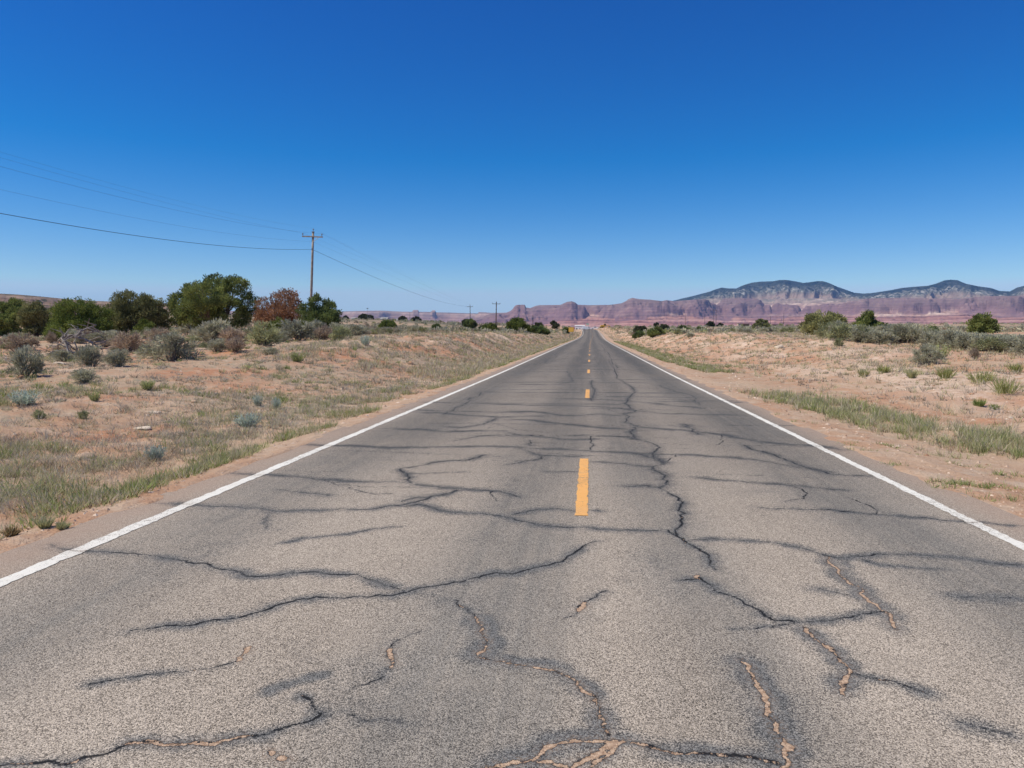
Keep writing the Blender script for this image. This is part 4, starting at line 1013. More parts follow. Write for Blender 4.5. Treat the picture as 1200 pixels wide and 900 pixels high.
# green weeds where the verge meets the asphalt
n0 = 9000; Y = 2.5*np.exp(rng.random(n0)*math.log(200/2.5)); L = 4.5+np.abs(rng.normal(0, 1.15, n0)); x = road_c(Y)-L
m = sstep(-.02, .25, fbm(x/1.3, Y/2.0, 61, 3)+.03)*(1-.8*sstep(1.2, 3, L-4.7)); k = rng.random(n0) < m
P = np.stack([x[k], Y[k]], 1); n = len(P); d, l = mixcol(n, rng, ((.34, GRN), (.40, OLV), (.26, DRY)))
grass_obj('green_verge_weeds', tufts(P, rng.uniform(.05, .20, n), rng.uniform(.04, .13, n), 15, d, l, rng, .006, .9), 'green weeds along the left edge of the asphalt')
# grey twiggy low plants, the fuzz that covers most of the field
n0 = 5200; Y = 4.2*np.exp(rng.random(n0)*math.log(75/4.2)); L = 5.6+rng.random(n0)**1.2*np.clip(Y*.9, 5, 30); x = road_c(Y)-L
k = rng.random(n0) < .12+.7*sstep(-.12, .2, fbm(x/2.2, Y/2.6, 53, 3)); P = np.stack([x[k], Y[k]], 1); n = len(P)
d, l = mixcol(n, rng, ((.55, (C3(.20, .175, .135), C3(.60, .54, .44))), (.25, (C3(.24, .17, .11), C3(.58, .45, .31))), (.2, (C3(.20, .21, .13), C3(.54, .53, .38)))))
grass_obj('low_scrub', tufts(P, rng.uniform(.06, .17, n), rng.uniform(.07, .22, n), 40, d, l, rng, .0035, 1.3), 'low grey brown twiggy plants carpeting the field left of the road')
# brighter tufts dotted over the left field
n0 = 4200; Y = 5*np.exp(rng.random(n0)*math.log(60/5)); L = 6+rng.random(n0)*np.clip(Y*.75, 5, 26); x = road_c(Y)-L
k = rng.random(n0) < sstep(-.15, .2, fbm(x/4, Y/5, 69, 3)); P = np.stack([x[k], Y[k]], 1); n = len(P); d, l = mixcol(n, rng, ((.45, OLV), (.25, GRN), (.3, DRY)))
grass_obj('grass_tufts', tufts(P, rng.uniform(.08, .24, n), rng.uniform(.06, .16, n), 34, d, l, rng, .004, .7), 'olive and green grass tufts dotted over the field left of the road')
# bank grass further off on the left
n0 = 9000; Y = 28*np.exp(rng.random(n0)*math.log(330/28)); L = rng.uniform(4.8, 16, n0); x = road_c(Y)-L
m = sstep(-.2, .2, fbm(x/2, Y/4, 66, 3)+.12*(L < 8)); k = rng.random(n0) < m
P = np.stack([x[k], Y[k]], 1); n = len(P); d, l = mixcol(n, rng, ((.45, DRY), (.2, GREY), (.35, OLV)))
grass_obj('bank_grass', tufts(P, rng.uniform(.15, .38, n), rng.uniform(.08, .22, n), 13, d, l, rng, .006, .5), 'straw and olive grass on the slope of the left bank')
# right: the tall strip, and the green one further on
n0 = 3600; Y = 10.2*np.exp(rng.random(n0)*math.log(21.5/10.2)); X = rng.normal(0, .50, n0)+np.interp(Y, [10.2, 12, 15, 20.5, 22], [6.0, 6.1, 5.75, 5.35, 5.2])
k = rng.random(n0) < sstep(-.3, .12, fbm(X/.9, Y/1.6, 62, 3))*np.interp(Y, [9.6, 11.5, 19, 22], [.35, 1, 1, .2])
P = np.stack([X[k], Y[k]], 1); n = len(P); d, l = mixcol(n, rng, ((.45, OLV), (.22, GRN), (.33, DRY)))
grass_obj('tall_grass', tufts(P, rng.uniform(.09, .25, n), rng.uniform(.03, .10, n), 12, d, l, rng, .004, .45), 'strip of tall green and straw grass beside the right shoulder')
n0 = 4200; Y = 33*np.exp(rng.random(n0)*math.log(150/33)); X = 4.2+np.abs(rng.normal(0, .9, n0))+np.interp(Y, [33, 45, 100], [.9, .3, .3]); k = rng.random(n0) < sstep(-.25, .2, fbm(X/1.2, Y/4, 63, 3))*np.interp(Y, [33, 45, 80, 150], [.6, 1, .8, .35])
P = np.stack([X[k]+road_c(Y[k]), Y[k]], 1); n = len(P); d, l = mixcol(n, rng, ((.45, (C3(.16, .20, .06), C3(.42, .46, .18))), (.35, OLV), (.2, DRY)))
grass_obj('green_verge_grass', tufts(P, rng.uniform(.10, .24, n), rng.uniform(.08, .2, n), 15, d, l, rng, .006, .6), 'bright green grass along the right edge of the road further on')
# right bank: sparse tufts
n0 = 12000; Y = 8*np.exp(rng.random(n0)*math.log(130/8)); X = 6.5+rng.random(n0)**1.1*np.clip(Y*.62, 8, 30)
m = .16+.75*sstep(-.1, .3, fbm(X/3, Y/4, 64, 3))*sstep(8, 14, X); k = rng.random(n0) < m
P = np.stack([X[k], Y[k]], 1); n = len(P); d, l = mixcol(n, rng, ((.4, OLV), (.4, DRY), (.2, GREY)))
grass_obj('bank_grass', tufts(P, rng.uniform(.07, .26, n), rng.uniform(.03, .12, n), 14, d, l, rng, .005, .6), 'sparse olive and straw grass over the right bank')
# straw along the crest of the right bank
n0 = 8200; Y = 30*np.exp(rng.random(n0)*math.log(400/30)); L = np.interp(Y, [30, 120, 200], [7.5, 6.5, 5.0])+rng.random(n0)*16; x = road_c(Y)+L
k = rng.random(n0) < .12+.88*sstep(-.1, .25, fbm(x/3, Y/5, 68, 3)+.15*(L > 12)); P = np.stack([x[k], Y[k]], 1); n = len(P)
d, l = mixcol(n, rng, ((.5, DRY), (.2, GREY), (.3, OLV)))
grass_obj('crest_grass', tufts(P, rng.uniform(.10, .28, n), rng.uniform(.08, .22, n), 14, d, l, rng, .006, .7), 'straw coloured grass along the crest of the right bank')
n0 = 1500; Y = 9*np.exp(rng.random(n0)*math.log(75/9)); L = 7+rng.random(n0)*np.clip(Y*.6, 6, 18); x = road_c(Y)+L
k = rng.random(n0) < .1+.9*sstep(0, .3, fbm(x/3, Y/4, 65, 3)); P = np.stack([x[k], Y[k]], 1); n = len(P)
d, l = mixcol(n, rng, ((.5, (C3(.20, .175, .135), C3(.60, .54, .44))), (.5, (C3(.24, .17, .11), C3(.58, .45, .31)))))
grass_obj('low_scrub', tufts(P, rng.uniform(.05, .14, n), rng.uniform(.06, .18, n), 34, d, l, rng, .0035, 1.3), 'low brown twiggy plants scattered over the right bank')
# tiny weeds on the right dirt shoulder and in the edge cracks
pts = []
for u, v, m in ((985, 522, 10), (997, 529, 14), (905, 487, 6), (925, 497, 6), (1030, 522, 8), (1055, 527, 9), (1100, 567, 26), (1150, 572, 26), (1112, 537, 10), (1140, 548, 12), (1035, 545, 8), (1127, 583, 6), (1190, 560, 20), (1085, 533, 6), (1195, 590, 12), (1165, 575, 10), (1110, 573, 14)):
    g = ground_at(u, v)
    for i in range(m): pts.append((g[0]+RNG.normal(0, .16), g[1]+RNG.normal(0, .10)))
P = np.array(pts); n = len(P); d, l = mixcol(n, rng, ((.5, GRN), (.5, OLV)))
grass_obj('shoulder_weeds', tufts(P, rng.uniform(.03, .10, n), rng.uniform(.02, .06, n), 12, d, l, rng, .005, 1.0), 'small green weeds on the bare dirt right of the road')

def bunch(u, vb, wp, hp, pal, label, name='grass_clump', cat='grass clump'):
    g = ground_at(u, vb); s = g[1]/F; r2 = np.random.default_rng(int(u*7+vb))
    n = 170; a = r2.uniform(0, 6.28, n); rr = np.sqrt(r2.random(n))*wp*s*.28
    C = np.stack([np.cos(a)*rr, np.sin(a)*rr, np.full(n, -.01)], 1)
    N = np.stack([np.cos(a)*.6*rr/(wp*s*.28+.001)+r2.normal(0, .18, n), np.sin(a)*.6*rr/(wp*s*.28+.001)+r2.normal(0, .18, n), np.ones(n)], 1)
    t = r2.random((n, 1)); col = pal[0]*(1-t)+pal[1]*t
    V, Q, T3, c = sprays(C, N, hp*s*1.1*r2.uniform(.6, 1.1, n), np.maximum(.007, g[1]*.0006), col, r2, .3)
    o = obj(name, np_mesh(name, V, [Q, T3], False, None, c), M['grass']); o.location = g
    return tag(o, label, cat)
LIM = (C3(.17, .19, .05), C3(.52, .52, .22))
for a in ((1178, 462, 30, 19, LIM, 'rounded lime yellow grass clump nearest the road on the right bank'), (1150, 449, 32, 15, LIM, 'wide yellow green grass clump above the rounded one on the right bank'),
          (1108, 443, 20, 13, LIM, 'spiky yellow green grass clump left of the wide one on the right bank'), (1069, 443, 11, 11, OLV, 'small olive grass clump below the round grey sagebrush'),
          (1035, 437, 14, 9, LIM, 'low yellow green grass clump in the middle of the right bank'), (1147, 476, 15, 9, GRN, 'dark green weed clump on pale soil below the grass clumps'),
          (1012, 441, 12, 9, OLV, 'low olive grass clump left of the others on the right bank'), (1190, 436, 16, 10, LIM, 'yellow green grass clump at the right edge under the sagebrush row'),
          (1165, 480, 12, 6, GRN, 'small flat green weed clump by the pale soil patch'), (14, 630, 12, 15, (C3(.22, .15, .07), C3(.44, .32, .17)), 'rusty brown upright grass clump by the left asphalt edge'),
          (53, 620, 20, 15, OLV, 'olive grass clump right of the rusty one by the left asphalt edge'), (74, 622, 13, 12, OLV, 'small grass clump on bare dirt by the left asphalt edge')):
    bunch(*a)
# ------------------------------------------------------------------ stones
def rock(u, vb, wp, hp, mat, label, flat=False):
    g = ground_at(u, vb); s = g[1]/F; r2 = np.random.default_rng(int(u*13+vb))
    bm = bmesh.new(); bmesh.ops.create_icosphere(bm, subdivisions=3, radius=1.0)
    V = np.array([v.co[:] for v in bm.verts]); Fc = np.array([[v.index for v in f.verts] for f in bm.faces]); bm.free()
    for i in range(9):       # chip flat facets off a ball
        nrm = r2.normal(size=3); nrm /= np.linalg.norm(nrm); c = r2.uniform(.45, .8); dd = V@nrm-c
        V = V-np.maximum(dd, 0)[:, None]*nrm*.92
    V = V*(1+.07*fbm(V[:, 0]*2+V[:, 2], V[:, 1]*2+u, 3, 3)[:, None])
    V = V*np.array([wp*s*.62, wp*s*(.45 if not flat else .6), hp*s*.62])+[0, 0, hp*s*.12]
    o = obj('rock', np_mesh('rock', V, [Fc], False), M[mat]); o.location = g; o.rotation_euler = (0, 0, r2.uniform(-.3, .3))
    return tag(o, label, 'rock')
for a in ((100, 538, 26, 10, 'rock', 'largest tan sandstone slab in the grass of the left verge'), (165, 503, 24, 5, 'pale_rock', 'long flat pale slab in the middle of the left field'),
          (119, 458, 14, 6, 'rock', 'tan flat rock beside a small lime green bush'), (38, 523, 10, 5, 'pale_rock', 'whitish stone above the dark bottle in the left field'),
          (77, 527, 7, 4, 'pale_rock', 'small pale stone right of the whitish one'), (27, 443, 14, 7, 'red_rock', 'reddish brown boulder at the foot of the large left sagebrush'),
          (70, 426, 16, 3, 'pale_rock', 'flat pale slab in front of the small grey sagebrush at the left'), (92, 430, 5, 3, 'rock', 'tiny pale stone under the sagebrush by the dead branches'),
          (180, 484, 14, 4, 'pale_rock', 'flat pale stone near the middle of the left field'), (227, 472, 8, 5, 'rock', 'tan stone left of the two small grey shrubs'), (252, 463, 8, 4, 'pale_rock', 'pale stone on open soil above the two small grey shrubs'),
          (912, 408, 10, 5, 'pale_rock', 'pale boulder on the crest of the right bank'), (903, 412, 7, 4, 'red_rock', 'dark reddish rock left of the pale boulder on the right bank'), (1138, 462, 6, 3, 'red_rock', 'small dark stone left of the rounded grass clump'),
          (1053, 436, 5, 3, 'pale_rock', 'small white stone on the right bank'), (482, 427, 8, 5, 'red_rock', 'dark rock sticking out of the left bank face'), (1184, 491, 5, 3, 'pale_rock', 'white stone by the weeds at the right edge'),
          (1071, 831, 7, 4, 'red_rock', 'dark pebble lying on the asphalt at the lower right'), (683, 866, 9, 5, 'rock', 'yellowish pebble in the sand filled crack at the bottom')):
    rock(*a)
# loose gravel on the soil and shoulders
rng = np.random.default_rng(77)
n0 = 15000; Y = 2.5*np.exp(rng.random(n0)*math.log(75/2.5)); sd = rng.random(n0) < .5
L = np.where(sd, 4.35+rng.random(n0)**1.3*np.clip(Y*.8, 4, 24), 3.85+rng.random(n0)**1.2*np.clip(Y*.7, 4, 24)); X = np.where(sd, -L, L)
base = np.array([(1, 0, 0), (-1, 0, 0), (0, 1, 0), (0, -1, 0), (0, 0, .7), (0, 0, -.5)], float)
tri = np.array([(0, 2, 4), (2, 1, 4), (1, 3, 4), (3, 0, 4), (2, 0, 5), (1, 2, 5), (3, 1, 5), (0, 3, 5)])
sz = .006+.022*rng.random(n0)**5*np.clip(Y/8, .5, 2.2)+Y*.0004
V = base[None]*(sz[:, None]*rng.uniform(.6, 1.3, (n0, 3)))[:, None, :]*rng.uniform(.75, 1.25, (n0, 6, 1))
a = rng.uniform(0, 6.28, n0); ca, sa = np.cos(a)[:, None], np.sin(a)[:, None]
V = np.stack([V[..., 0]*ca-V[..., 1]*sa+X[:, None], V[..., 0]*sa+V[..., 1]*ca+Y[:, None], V[..., 2]+H(X, Y)[:, None]], -1)
t = rng.random((n0, 1)); col = C3(.30, .17, .11)*(1-t)+C3(.70, .55, .43)*t
tag(obj('gravel', np_mesh('gravel', V.reshape(-1, 3), [(np.arange(n0)[:, None, None]*6+tri[None]).reshape(-1, 3)], False, None, np.repeat(col, 6, 0)), mat_leaf('loose_stones', 0.0, 0.0)), 'small loose stones on the soil beside the road', 'gravel', kind='stuff')

# dead branches
g = ground_at(88, 421); s = g[1]/F
root = empty('dead_branch', g); r2 = np.random.default_rng(3)
tag(root, 'heap of grey weathered dead juniper branches in front of the bright green juniper', 'dead branch')
def px2(u, v, dy=0.0):
    p = at(u, v, g[1]+dy); return p-g
mains = [[(82, 418), (77, 404), (72, 396), (68, 400), (68, 412)], [(74, 397), (84, 407), (92, 413), (88, 402)], [(72, 396), (86, 395), (98, 397), (112, 402)], [(88, 396), (95, 388), (104, 384), (113, 381)], [(76, 398), (80, 410), (88, 417)], [(92, 392), (104, 390), (116, 388)], [(100, 398), (112, 404), (120, 410)], [(72, 396), (80, 393), (90, 392)]]
mb = MB()
for i, m in enumerate(mains):
    dy = r2.uniform(-.6, .8)
    q = np.array([px2(u, v, dy+.2*j) for j, (u, v) in enumerate(m)])
    mb.tube(q, np.linspace(.05, .022, len(q)), 7)
    for j in range(7):
        k = r2.integers(0, len(q)-1); p = q[k]+(q[k+1]-q[k])*r2.random(); dr = r2.normal(size=3)*[1, 1, .6]; dr /= np.linalg.norm(dr)
        e = p+dr*r2.uniform(.4, 1.1); mb.tube([p, (p+e)/2+r2.normal(0, .08, 3), e], [.03, .02, .006], 5, False)
mb.build('branches', M['dead_wood'], root, True)

# dark bottle lying in the grass
g = ground_at(29, 532)
prof = [(0, 0), (.034, 0), (.037, .01), (.037, .13), (.03, .16), (.016, .19), (.014, .225), (.017, .227), (.017, .24), (0, .24)]
mb = MB(); mb.tube([(0, 0, z) for r, z in prof], [max(r, .001) for r, z in prof], 14)
o = mb.build('bottle', M['bottle'], None, True); o.location = g+[0, 0, .05]; o.rotation_euler = (math.pi/2*.96, 0, math.radians(-75))
tag(o, 'dark glass bottle lying in the grass of the left field', 'bottle')

# ------------------------------------------------------------------ utility poles and wires
def pole(u, vtop, Y, tilt, mat, label, rad=.15, arm=1.25, name='utility_pole', full=True):
    b = at(u, 390, Y); b[2] = Hs(b[0], Y); t = at(u, vtop, Y); h = t[2]-b[2]
    root = empty(name, b); root.rotation_euler = (0, math.radians(tilt), 0); tag(root, label, 'utility pole')
    mb = MB(); mb.tube([(0, 0, -.3), (0, 0, h*.3), (0, 0, h*.7), (0, 0, h-.25)], [rad, rad*.93, rad*.8, rad*.7], 12)
    mb.build('shaft', mat, root, True)
    az = h-.75
    if arm > 0:
        m = MB(); m.box(-arm, arm, -rad*.7-.11, -rad*.7-.002, az-.06, az+.06, .012); m.build('crossarm', mat, root)
        if full:
            for sx in (1,):
                MB().tube([(sx*.02, -rad*.7-.13, az-.62), (sx*.75, -rad*.7-.13, az-.03)], .022, 6).build('brace', M['iron'], root)
            for sx in (-1, 1):
                mi = MB(); x = sx*(arm-.09); zz = az+.06
                mi.tube([(x, -rad-.06, zz), (x, -rad-.06, zz+.1), (x, -rad-.06, zz+.12), (x, -rad-.06, zz+.17), (x, -rad-.06, zz+.20), (x, -rad-.06, zz+.25), (x, -rad-.06, zz+.28)], [.016, .016, .06, .075, .055, .06, .03], 10)
                mi.build('insulator', M['porcelain'], root, True)
            mi = MB(); mi.tube([(0, 0, h-.27), (0, 0, h-.05), (0, 0, h-.03), (0, 0, h+.06), (0, 0, h+.1)], [.02, .02, .06, .07, .03], 10); mi.build('top_insulator', M['porcelain'], root, True)
            MB().box(-rad*.9, rad*.9, -rad*.9, rad*.9, h-.26, h-.20, .01).build('pole_cap', M['iron'], root)
            MB().box(-.05, .05, -rad-.05, -rad+.04, h-2.15, h-1.95, .01).build('cable_clamp', M['iron'], root)
            MB().tube([(rad*.9, -.02, .3), (rad*.75, -.02, h*.55), (rad*.66, -.02, h-1.2)], .012, 6).build('ground_wire', M['wire'], root)
    return root, b, h
tl = 2.9
p1, b1, h1 = pole(363.2, 269, 74, tl, M['pole_wood'], 'nearest tall wooden utility pole with a crossarm, behind the dark pointed juniper', .15, 1.12)
p2, b2, h2 = pole(551, 357, 262, 0, M['dark_pole'], 'thin distant utility pole rising behind the left sage flat', .14, 1.1)
p3, b3, h3 = pole(581, 353, 205, 1.2, M['dark_pole'], 'second nearest dark utility pole with a crossarm, left of the round roadside juniper', .17, 1.2)
pole(624.5, 368.5, 330, 0, M['dark_pole'], 'dark utility pole right of the round roadside juniper', .17, 0, full=False)
for u, vt, Y, lab in ((480.5, 365, 480, 'thin pole on the left skyline beside the far hamlet'), (803, 369, 520, 'thin distant pole on the right plain, leftmost of its line'), (836, 362, 460, 'tall thin pole, left one of a close pair on the right plain'),
                      (839, 362.5, 475, 'tall thin pole, right one of a close pair on the right plain'), (825.5, 370, 520, 'thin pole left of the close pair on the right plain'), (902.5, 370, 420, 'thin pole in front of the long dark barn'), (918, 366, 430, 'thin pole near the right end of the long dark barn')):
    pole(u, vt, Y, 0, M['dark_pole'], lab, .12, .9 if 'pair' in lab else 0, full=False)
# a yard lamp standing over the hamlet
b = at(431, 390, 520); b[2] = Hs(b[0], 520); t = at(431, 361.5, 520); h = t[2]-b[2]
r = empty('yard_lamp', b); tag(r, 'very thin mast with a dark lamp head over the far hamlet', 'lamp post')
MB().tube([(0, 0, -.2), (0, 0, h)], [.09, .05], 8).build('mast', M['iron'], r); MB().box(-.5, .5, -.4, .4, h-.3, h+.25, .1).build('lamp_head', M['dark_wall'], r)

def wire(label, name, a, b, c, uL, vL, uR=None, vR=None, rad=.009, mat='wire', end=None):
    """a: point at the near pole; runs back past the camera to b and on to c at the next pole; sag fitted to one photographed point per span"""
    pts = []
    def span(p, q, uc, vc, n):
        p = np.array(p); q = np.array(q)
        # parameter where the straight plan line crosses the sight line of column uc
        d = ray(uc, vc); sl = d[0]/d[1]
        t = (p[0]-sl*p[1])/((p[0]-q[0])-sl*(p[1]-q[1]))
        Yc = p[1]+(q[1]-p[1])*t; zt = CAMZ+d[2]/d[1]*Yc
        sag = (p[2]+(q[2]-p[2])*t-zt)/(4*t*(1-t)); tt = np.linspace(0, 1, n)[:, None]
        r = p+(q-p)*tt; r[:, 2] -= (4*sag*tt*(1-tt))[:, 0]; return r
    L = span(b, a, uL, vL, 40); pts = L
    if c is not None: pts = np.concatenate([L, span(a, c, uR, vR, 40)[1:]])
    mb = MB(); mb.tube(pts, rad, 6); return tag(mb.build(name, M[mat], None, True), label, 'cable')
def on1(dx, dz):
    R = Matrix.Rotation(math.radians(tl), 3, 'Y'); v = R @ Vector((dx, -.17, dz)); return b1+np.array(v)
def back(p, dz=0.0): return np.array([p[0]+1.6, p[1]-96, p[2]+dz-.6])
def on2(dx, dz): return b2+np.array([dx, 0, h2+dz])
A = on1(0, h1+.08); wire('thin overhead wire on the top of the near utility pole', 'power_line', A, back(A), on2(0, .1), 0, 178, 470, 318, .003)
A = on1(-1.03, h1-.42); wire('thin overhead wire on the left end of the near crossarm', 'power_line', A, back(A), on2(-1, -.5), 0, 184.5, 470, 322, .0035)
A = on1(1.03, h1-.42); wire('thin overhead wire on the right end of the near crossarm', 'power_line', A, back(A), on2(1, -.5), 0, 195, 470, 320.5, .0045)
A = on1(0, h1-1.25); wire('thin wire just below the near crossarm', 'power_line', A, back(A), on2(0, -1.4), 0, 222, 470, 328, .004)
A = on1(0, h1-2.05); wire('lowest and thickest black cable crossing the sky to the near utility pole', 'telephone_cable', A, back(A), on2(0, -.6), 0, 250, 466, 336, .015, 'cable')

# ------------------------------------------------------------------ the yellow sign before the crest
b = at(669.3, 396, 190); b[2] = Hs(b[0], 190); s = 190/F
r = empty('warning_sign', b); tag(r, 'yellow warning sign on two posts at the left edge before the crest', 'road sign')
h = at(669, 383.4, 190)[2]-b[2]
for x in (-.42, .42): MB().box(x-.045, x+.045, -.045, .045, -.3, h-.1, .008).build('post', M['pole_wood'], r)
MB().box(-.68, .68, -.065, -.05, h-1.25, h, .006).build('panel', M['sign_yellow'], r)
m = MB()
for x0, z0, x1, z1 in ((-.62, h-.07, .62, h-.04), (-.62, h-1.21, .62, h-1.18)): m.box(x0, x1, -.069, -.0655, z0, z1)
for z0, z1 in ((h-1.18, h-.07),):
    m.box(-.64, -.61, -.069, -.0655, z0, z1); m.box(.61, .64, -.069, -.0655, z0, z1)
m.build('border', M['dark_wall'], r)

# ------------------------------------------------------------------ buildings and vehicles far off
def house(name, u0, u1, vtop, vbot, Y, wall, roof, label, depth=6, gable=.25, doors=True, cat='house', z=None):
    a = at(u0, vbot, Y); c = at(u1, vbot, Y); top = at(u0, vtop, Y)[2]
    w = c[0]-a[0]; zg = Hs((a[0]+c[0])/2, Y); h = max(1.6, top-zg)
    r = empty(name, ((a[0]+c[0])/2, Y, zg)); tag(r, label, cat)
    hw = h*(1-gable)
    MB().box(-w/2, w/2, 0, depth, -1.5, hw).build('wall', wall, r)
    m = MB(); e = w*.03+.1
    if gable > 0.05: V = [(-w/2-e, -.3, hw-.05), (w/2+e, -.3, hw-.05), (w/2+e, depth+.3, hw-.05), (-w/2-e, depth+.3, hw-.05), (-w/2-e, depth/2, h), (w/2+e, depth/2, h)]; m.add(V, [(0, 1, 5, 4), (2, 3, 4, 5), (0, 4, 3), (1, 2, 5), (0, 3, 2, 1)])
    else: m.box(-w/2-e, w/2+e, -.3, depth+.3, hw, h+.02)
    m.build('roof', roof, r)
    if doors:
        dh = min(2.0, hw*.8)
        d = MB().box(-.45, .45, -.06, -.004, .05, dh).build('door', M['grey_roof'], r)
        for x in (-w*.32, w*.32): 
            if w > 4: MB().box(x-.6, x+.6, -.05, -.004, dh*.5, dh*.95).build('window', M['glass'], r)
    return r
house('mobile_home', 445, 453.5, 371.6, 376, 640, M['white_wall'], M['grey_roof'], 'white house with a grey roof on the left skyline', 9, .3)
house('shed', 411, 416, 371.8, 375, 660, M['white_wall'], M['grey_roof'], 'small pale shed at the left end of the far hamlet', 5, .3)
house('shed', 463, 466.5, 373.4, 376, 640, M['white_wall'], M['grey_roof'], 'tiny pale shed right of the white house', 4, .3)
house('barn', 884, 916, 381, 387, 480, M['dark_wall'], M['dark_wall'], 'long low dark barn behind the olive tree on the right', 8, .15, False, 'barn')
house('hut', 864.8, 868.2, 381.6, 387, 430, M['beige_wall'], M['beige_wall'], 'small beige block hut in the right sage flat', 3, .04, True, 'hut')
house('shed', 869.5, 878, 384.3, 388, 440, M['dark_wall'], M['dark_wall'], 'low dark shed just right of the beige hut', 4, .4, False, 'shed')
house('shed', 825.5, 829, 381.3, 386, 520, M['white_wall'], M['grey_roof'], 'small pale block beside a dark tree on the right plain', 4, .04, False, 'shed')
house('roadside_store', 673.8, 685, 380.9, 386, 560, M['white_wall'], M['white_wall'], 'white flat roofed building left of the road crest', 7, .1, True, 'building')

def wheel(m, rim, x, y, r, par, ax='x'):
    w = MB()
    pts = [(-.11, 0, 0), (-.11, 0, 0), (.11, 0, 0), (.11, 0, 0)]
    P = [(x+p[0], y, r) if ax == 'x' else (x, y+p[0], r) for p in ((-.11,), (-.105,), (.105,), (.11,))]
    w.tube(P, [r*.9, r, r, r*.9], 18)
    t = w.build('wheel', m, par, True)
    P = [(x+k, y, r) if ax == 'x' else (x, y+k, r) for k in (-.118, .118)]
    MB().tube(P, r*.55, 14).build('rim', rim, t)
    return t
def vehicle(name, u, Y, heading, body, label, kind, cat, z=None):
    """modelled along +x (front), wheels on the ground; heading in degrees"""
    p = at(u, 386, Y); zg = Hs(p[0], Y) if z is None else z
    r = empty(name, (p[0], Y, zg), math.radians(heading)); tag(r, label, cat)
    if kind == 'van': prof = [(-2.6, .35), (2.35, .35), (2.6, .5), (2.58, .85), (1.9, 1.1), (1.35, 2.05), (1.1, 2.15), (-2.5, 2.2), (-2.62, 2.0)]; gl = [((1.25, 1.2), (1.7, 1.2), (1.3, 1.9), (.95, 1.95))]; W = .98; wb = 1.7
    elif kind == 'pickup': prof = [(-2.7, .45), (2.6, .45), (2.75, .6), (2.7, 1.02), (1.5, 1.14), (.85, 1.78), (-.55, 1.82), (-.8, 1.2), (-2.7, 1.2)]; gl = [((-.4, 1.22), (1.2, 1.2), (.78, 1.68), (-.42, 1.72))]; W = .97; wb = 1.75
    else: prof = [(-2.2, .3), (2.1, .3), (2.3, .5), (2.25, .78), (1.2, .95), (.55, 1.48), (-1.0, 1.5), (-1.7, 1.02), (-2.25, .95)]; gl = [((-.95, 1.0), (.95, 1.0), (.5, 1.4), (-.9, 1.42))]; W = .9; wb = 1.4
    m = MB(); m.prism(prof, -W, W); b = m.build('body', body, r)
    md = b.modifiers.new('bevel', 'BEVEL'); md.width = .06; md.segments = 2; md.limit_method = 'ANGLE'
    g = MB()
    for q in gl:
        g.prism(list(q), -W-.012, -W-.004); g.prism(list(q), W+.004, W+.012)
    g.build('window', M['glass'], r)
    a_, b_ = prof[4], prof[5]
    ws = MB(); nx, nz = -(b_[1]-a_[1]), (b_[0]-a_[0]); nl = math.hypot(nx, nz); nx, nz = -nx/nl*.012, -nz/nl*.012
    f = lambda t: (a_[0]+(b_[0]-a_[0])*t+nx, a_[1]+(b_[1]-a_[1])*t+nz)
    l_, h_ = f(.12), f(.9)
    ws.add([(l_[0], -W*.85, l_[1]), (l_[0], W*.85, l_[1]), (h_[0], W*.8, h_[1]), (h_[0], -W*.8, h_[1])], [(0, 1, 2, 3)]); ws.build('windscreen', M['glass'], r)
    for x in (-wb, wb):
        for sy in (-1, 1): wheel(M['tyre'], M['iron'], x, sy*(W-.05), .36, r, 'y')
    for sy in (-1, 1): MB().box(prof[3][0]-.03, prof[3][0]+.02, sy*W*.72-.12, sy*W*.72+.12, prof[3][1]-.16, prof[3][1]-.02, .01).build('headlight', M['iron'], r)
    return r
vehicle('white_van', 687.5, 455, 4, M['white_car'], 'white van at the road crest, left one of two', 'van', 'van')
vehicle('white_pickup', 697.8, 462, 184, M['white_car'], 'white pickup truck across the end of the road at the crest', 'pickup', 'truck')
vehicle('red_pickup', 671.2, 470, -80, M['red_car'], 'small red vehicle far off above the yellow road sign', 'pickup', 'truck')
# yellow machine
p = at(708, 386, 440); r = empty('road_grader', (p[0], 440, Hs(p[0], 440)), math.radians(10)); tag(r, 'yellow construction machine beside the road at the crest', 'machine')
ym = M['yellow_machine']
MB().prism([(-2.2, .7), (-.2, .7), (-.2, 1.75), (-2.0, 1.65), (-2.25, 1.4)], -.6, .6).build('engine_hood', ym, r)
c = MB().box(-.2, .95, -.7, .7, .8, 1.3, .04).box(-.25, 1.0, -.75, .75, 2.45, 2.58, .03)
for x in (-.17, .92):
    for y_ in (-.66, .66): c.box(x-.04, x+.04, y_-.04, y_+.04, 1.28, 2.47)
c.build('cab', ym, r); MB().box(-.12, .86, -.6, .6, 1.3, 2.44).build('cab_glass', M['glass'], r)
MB().tube([(.9, 0, 1.25), (2.2, 0, 1.7), (3.3, 0, 1.3), (3.5, 0, .95)], [.16, .17, .15, .12], 8).build('boom', ym, r)
MB().prism([(1.6, .25), (1.75, .2), (1.95, .55), (1.8, .9), (1.68, .85), (1.8, .55)], -1.5, 1.5).build('blade', ym, r)
for x, rr in ((-1.75, .55), (-.5, .55), (3.35, .5)):
    for sy in (-1, 1): wheel(M['tyre'], ym, x, sy*.85, rr, r, 'y')
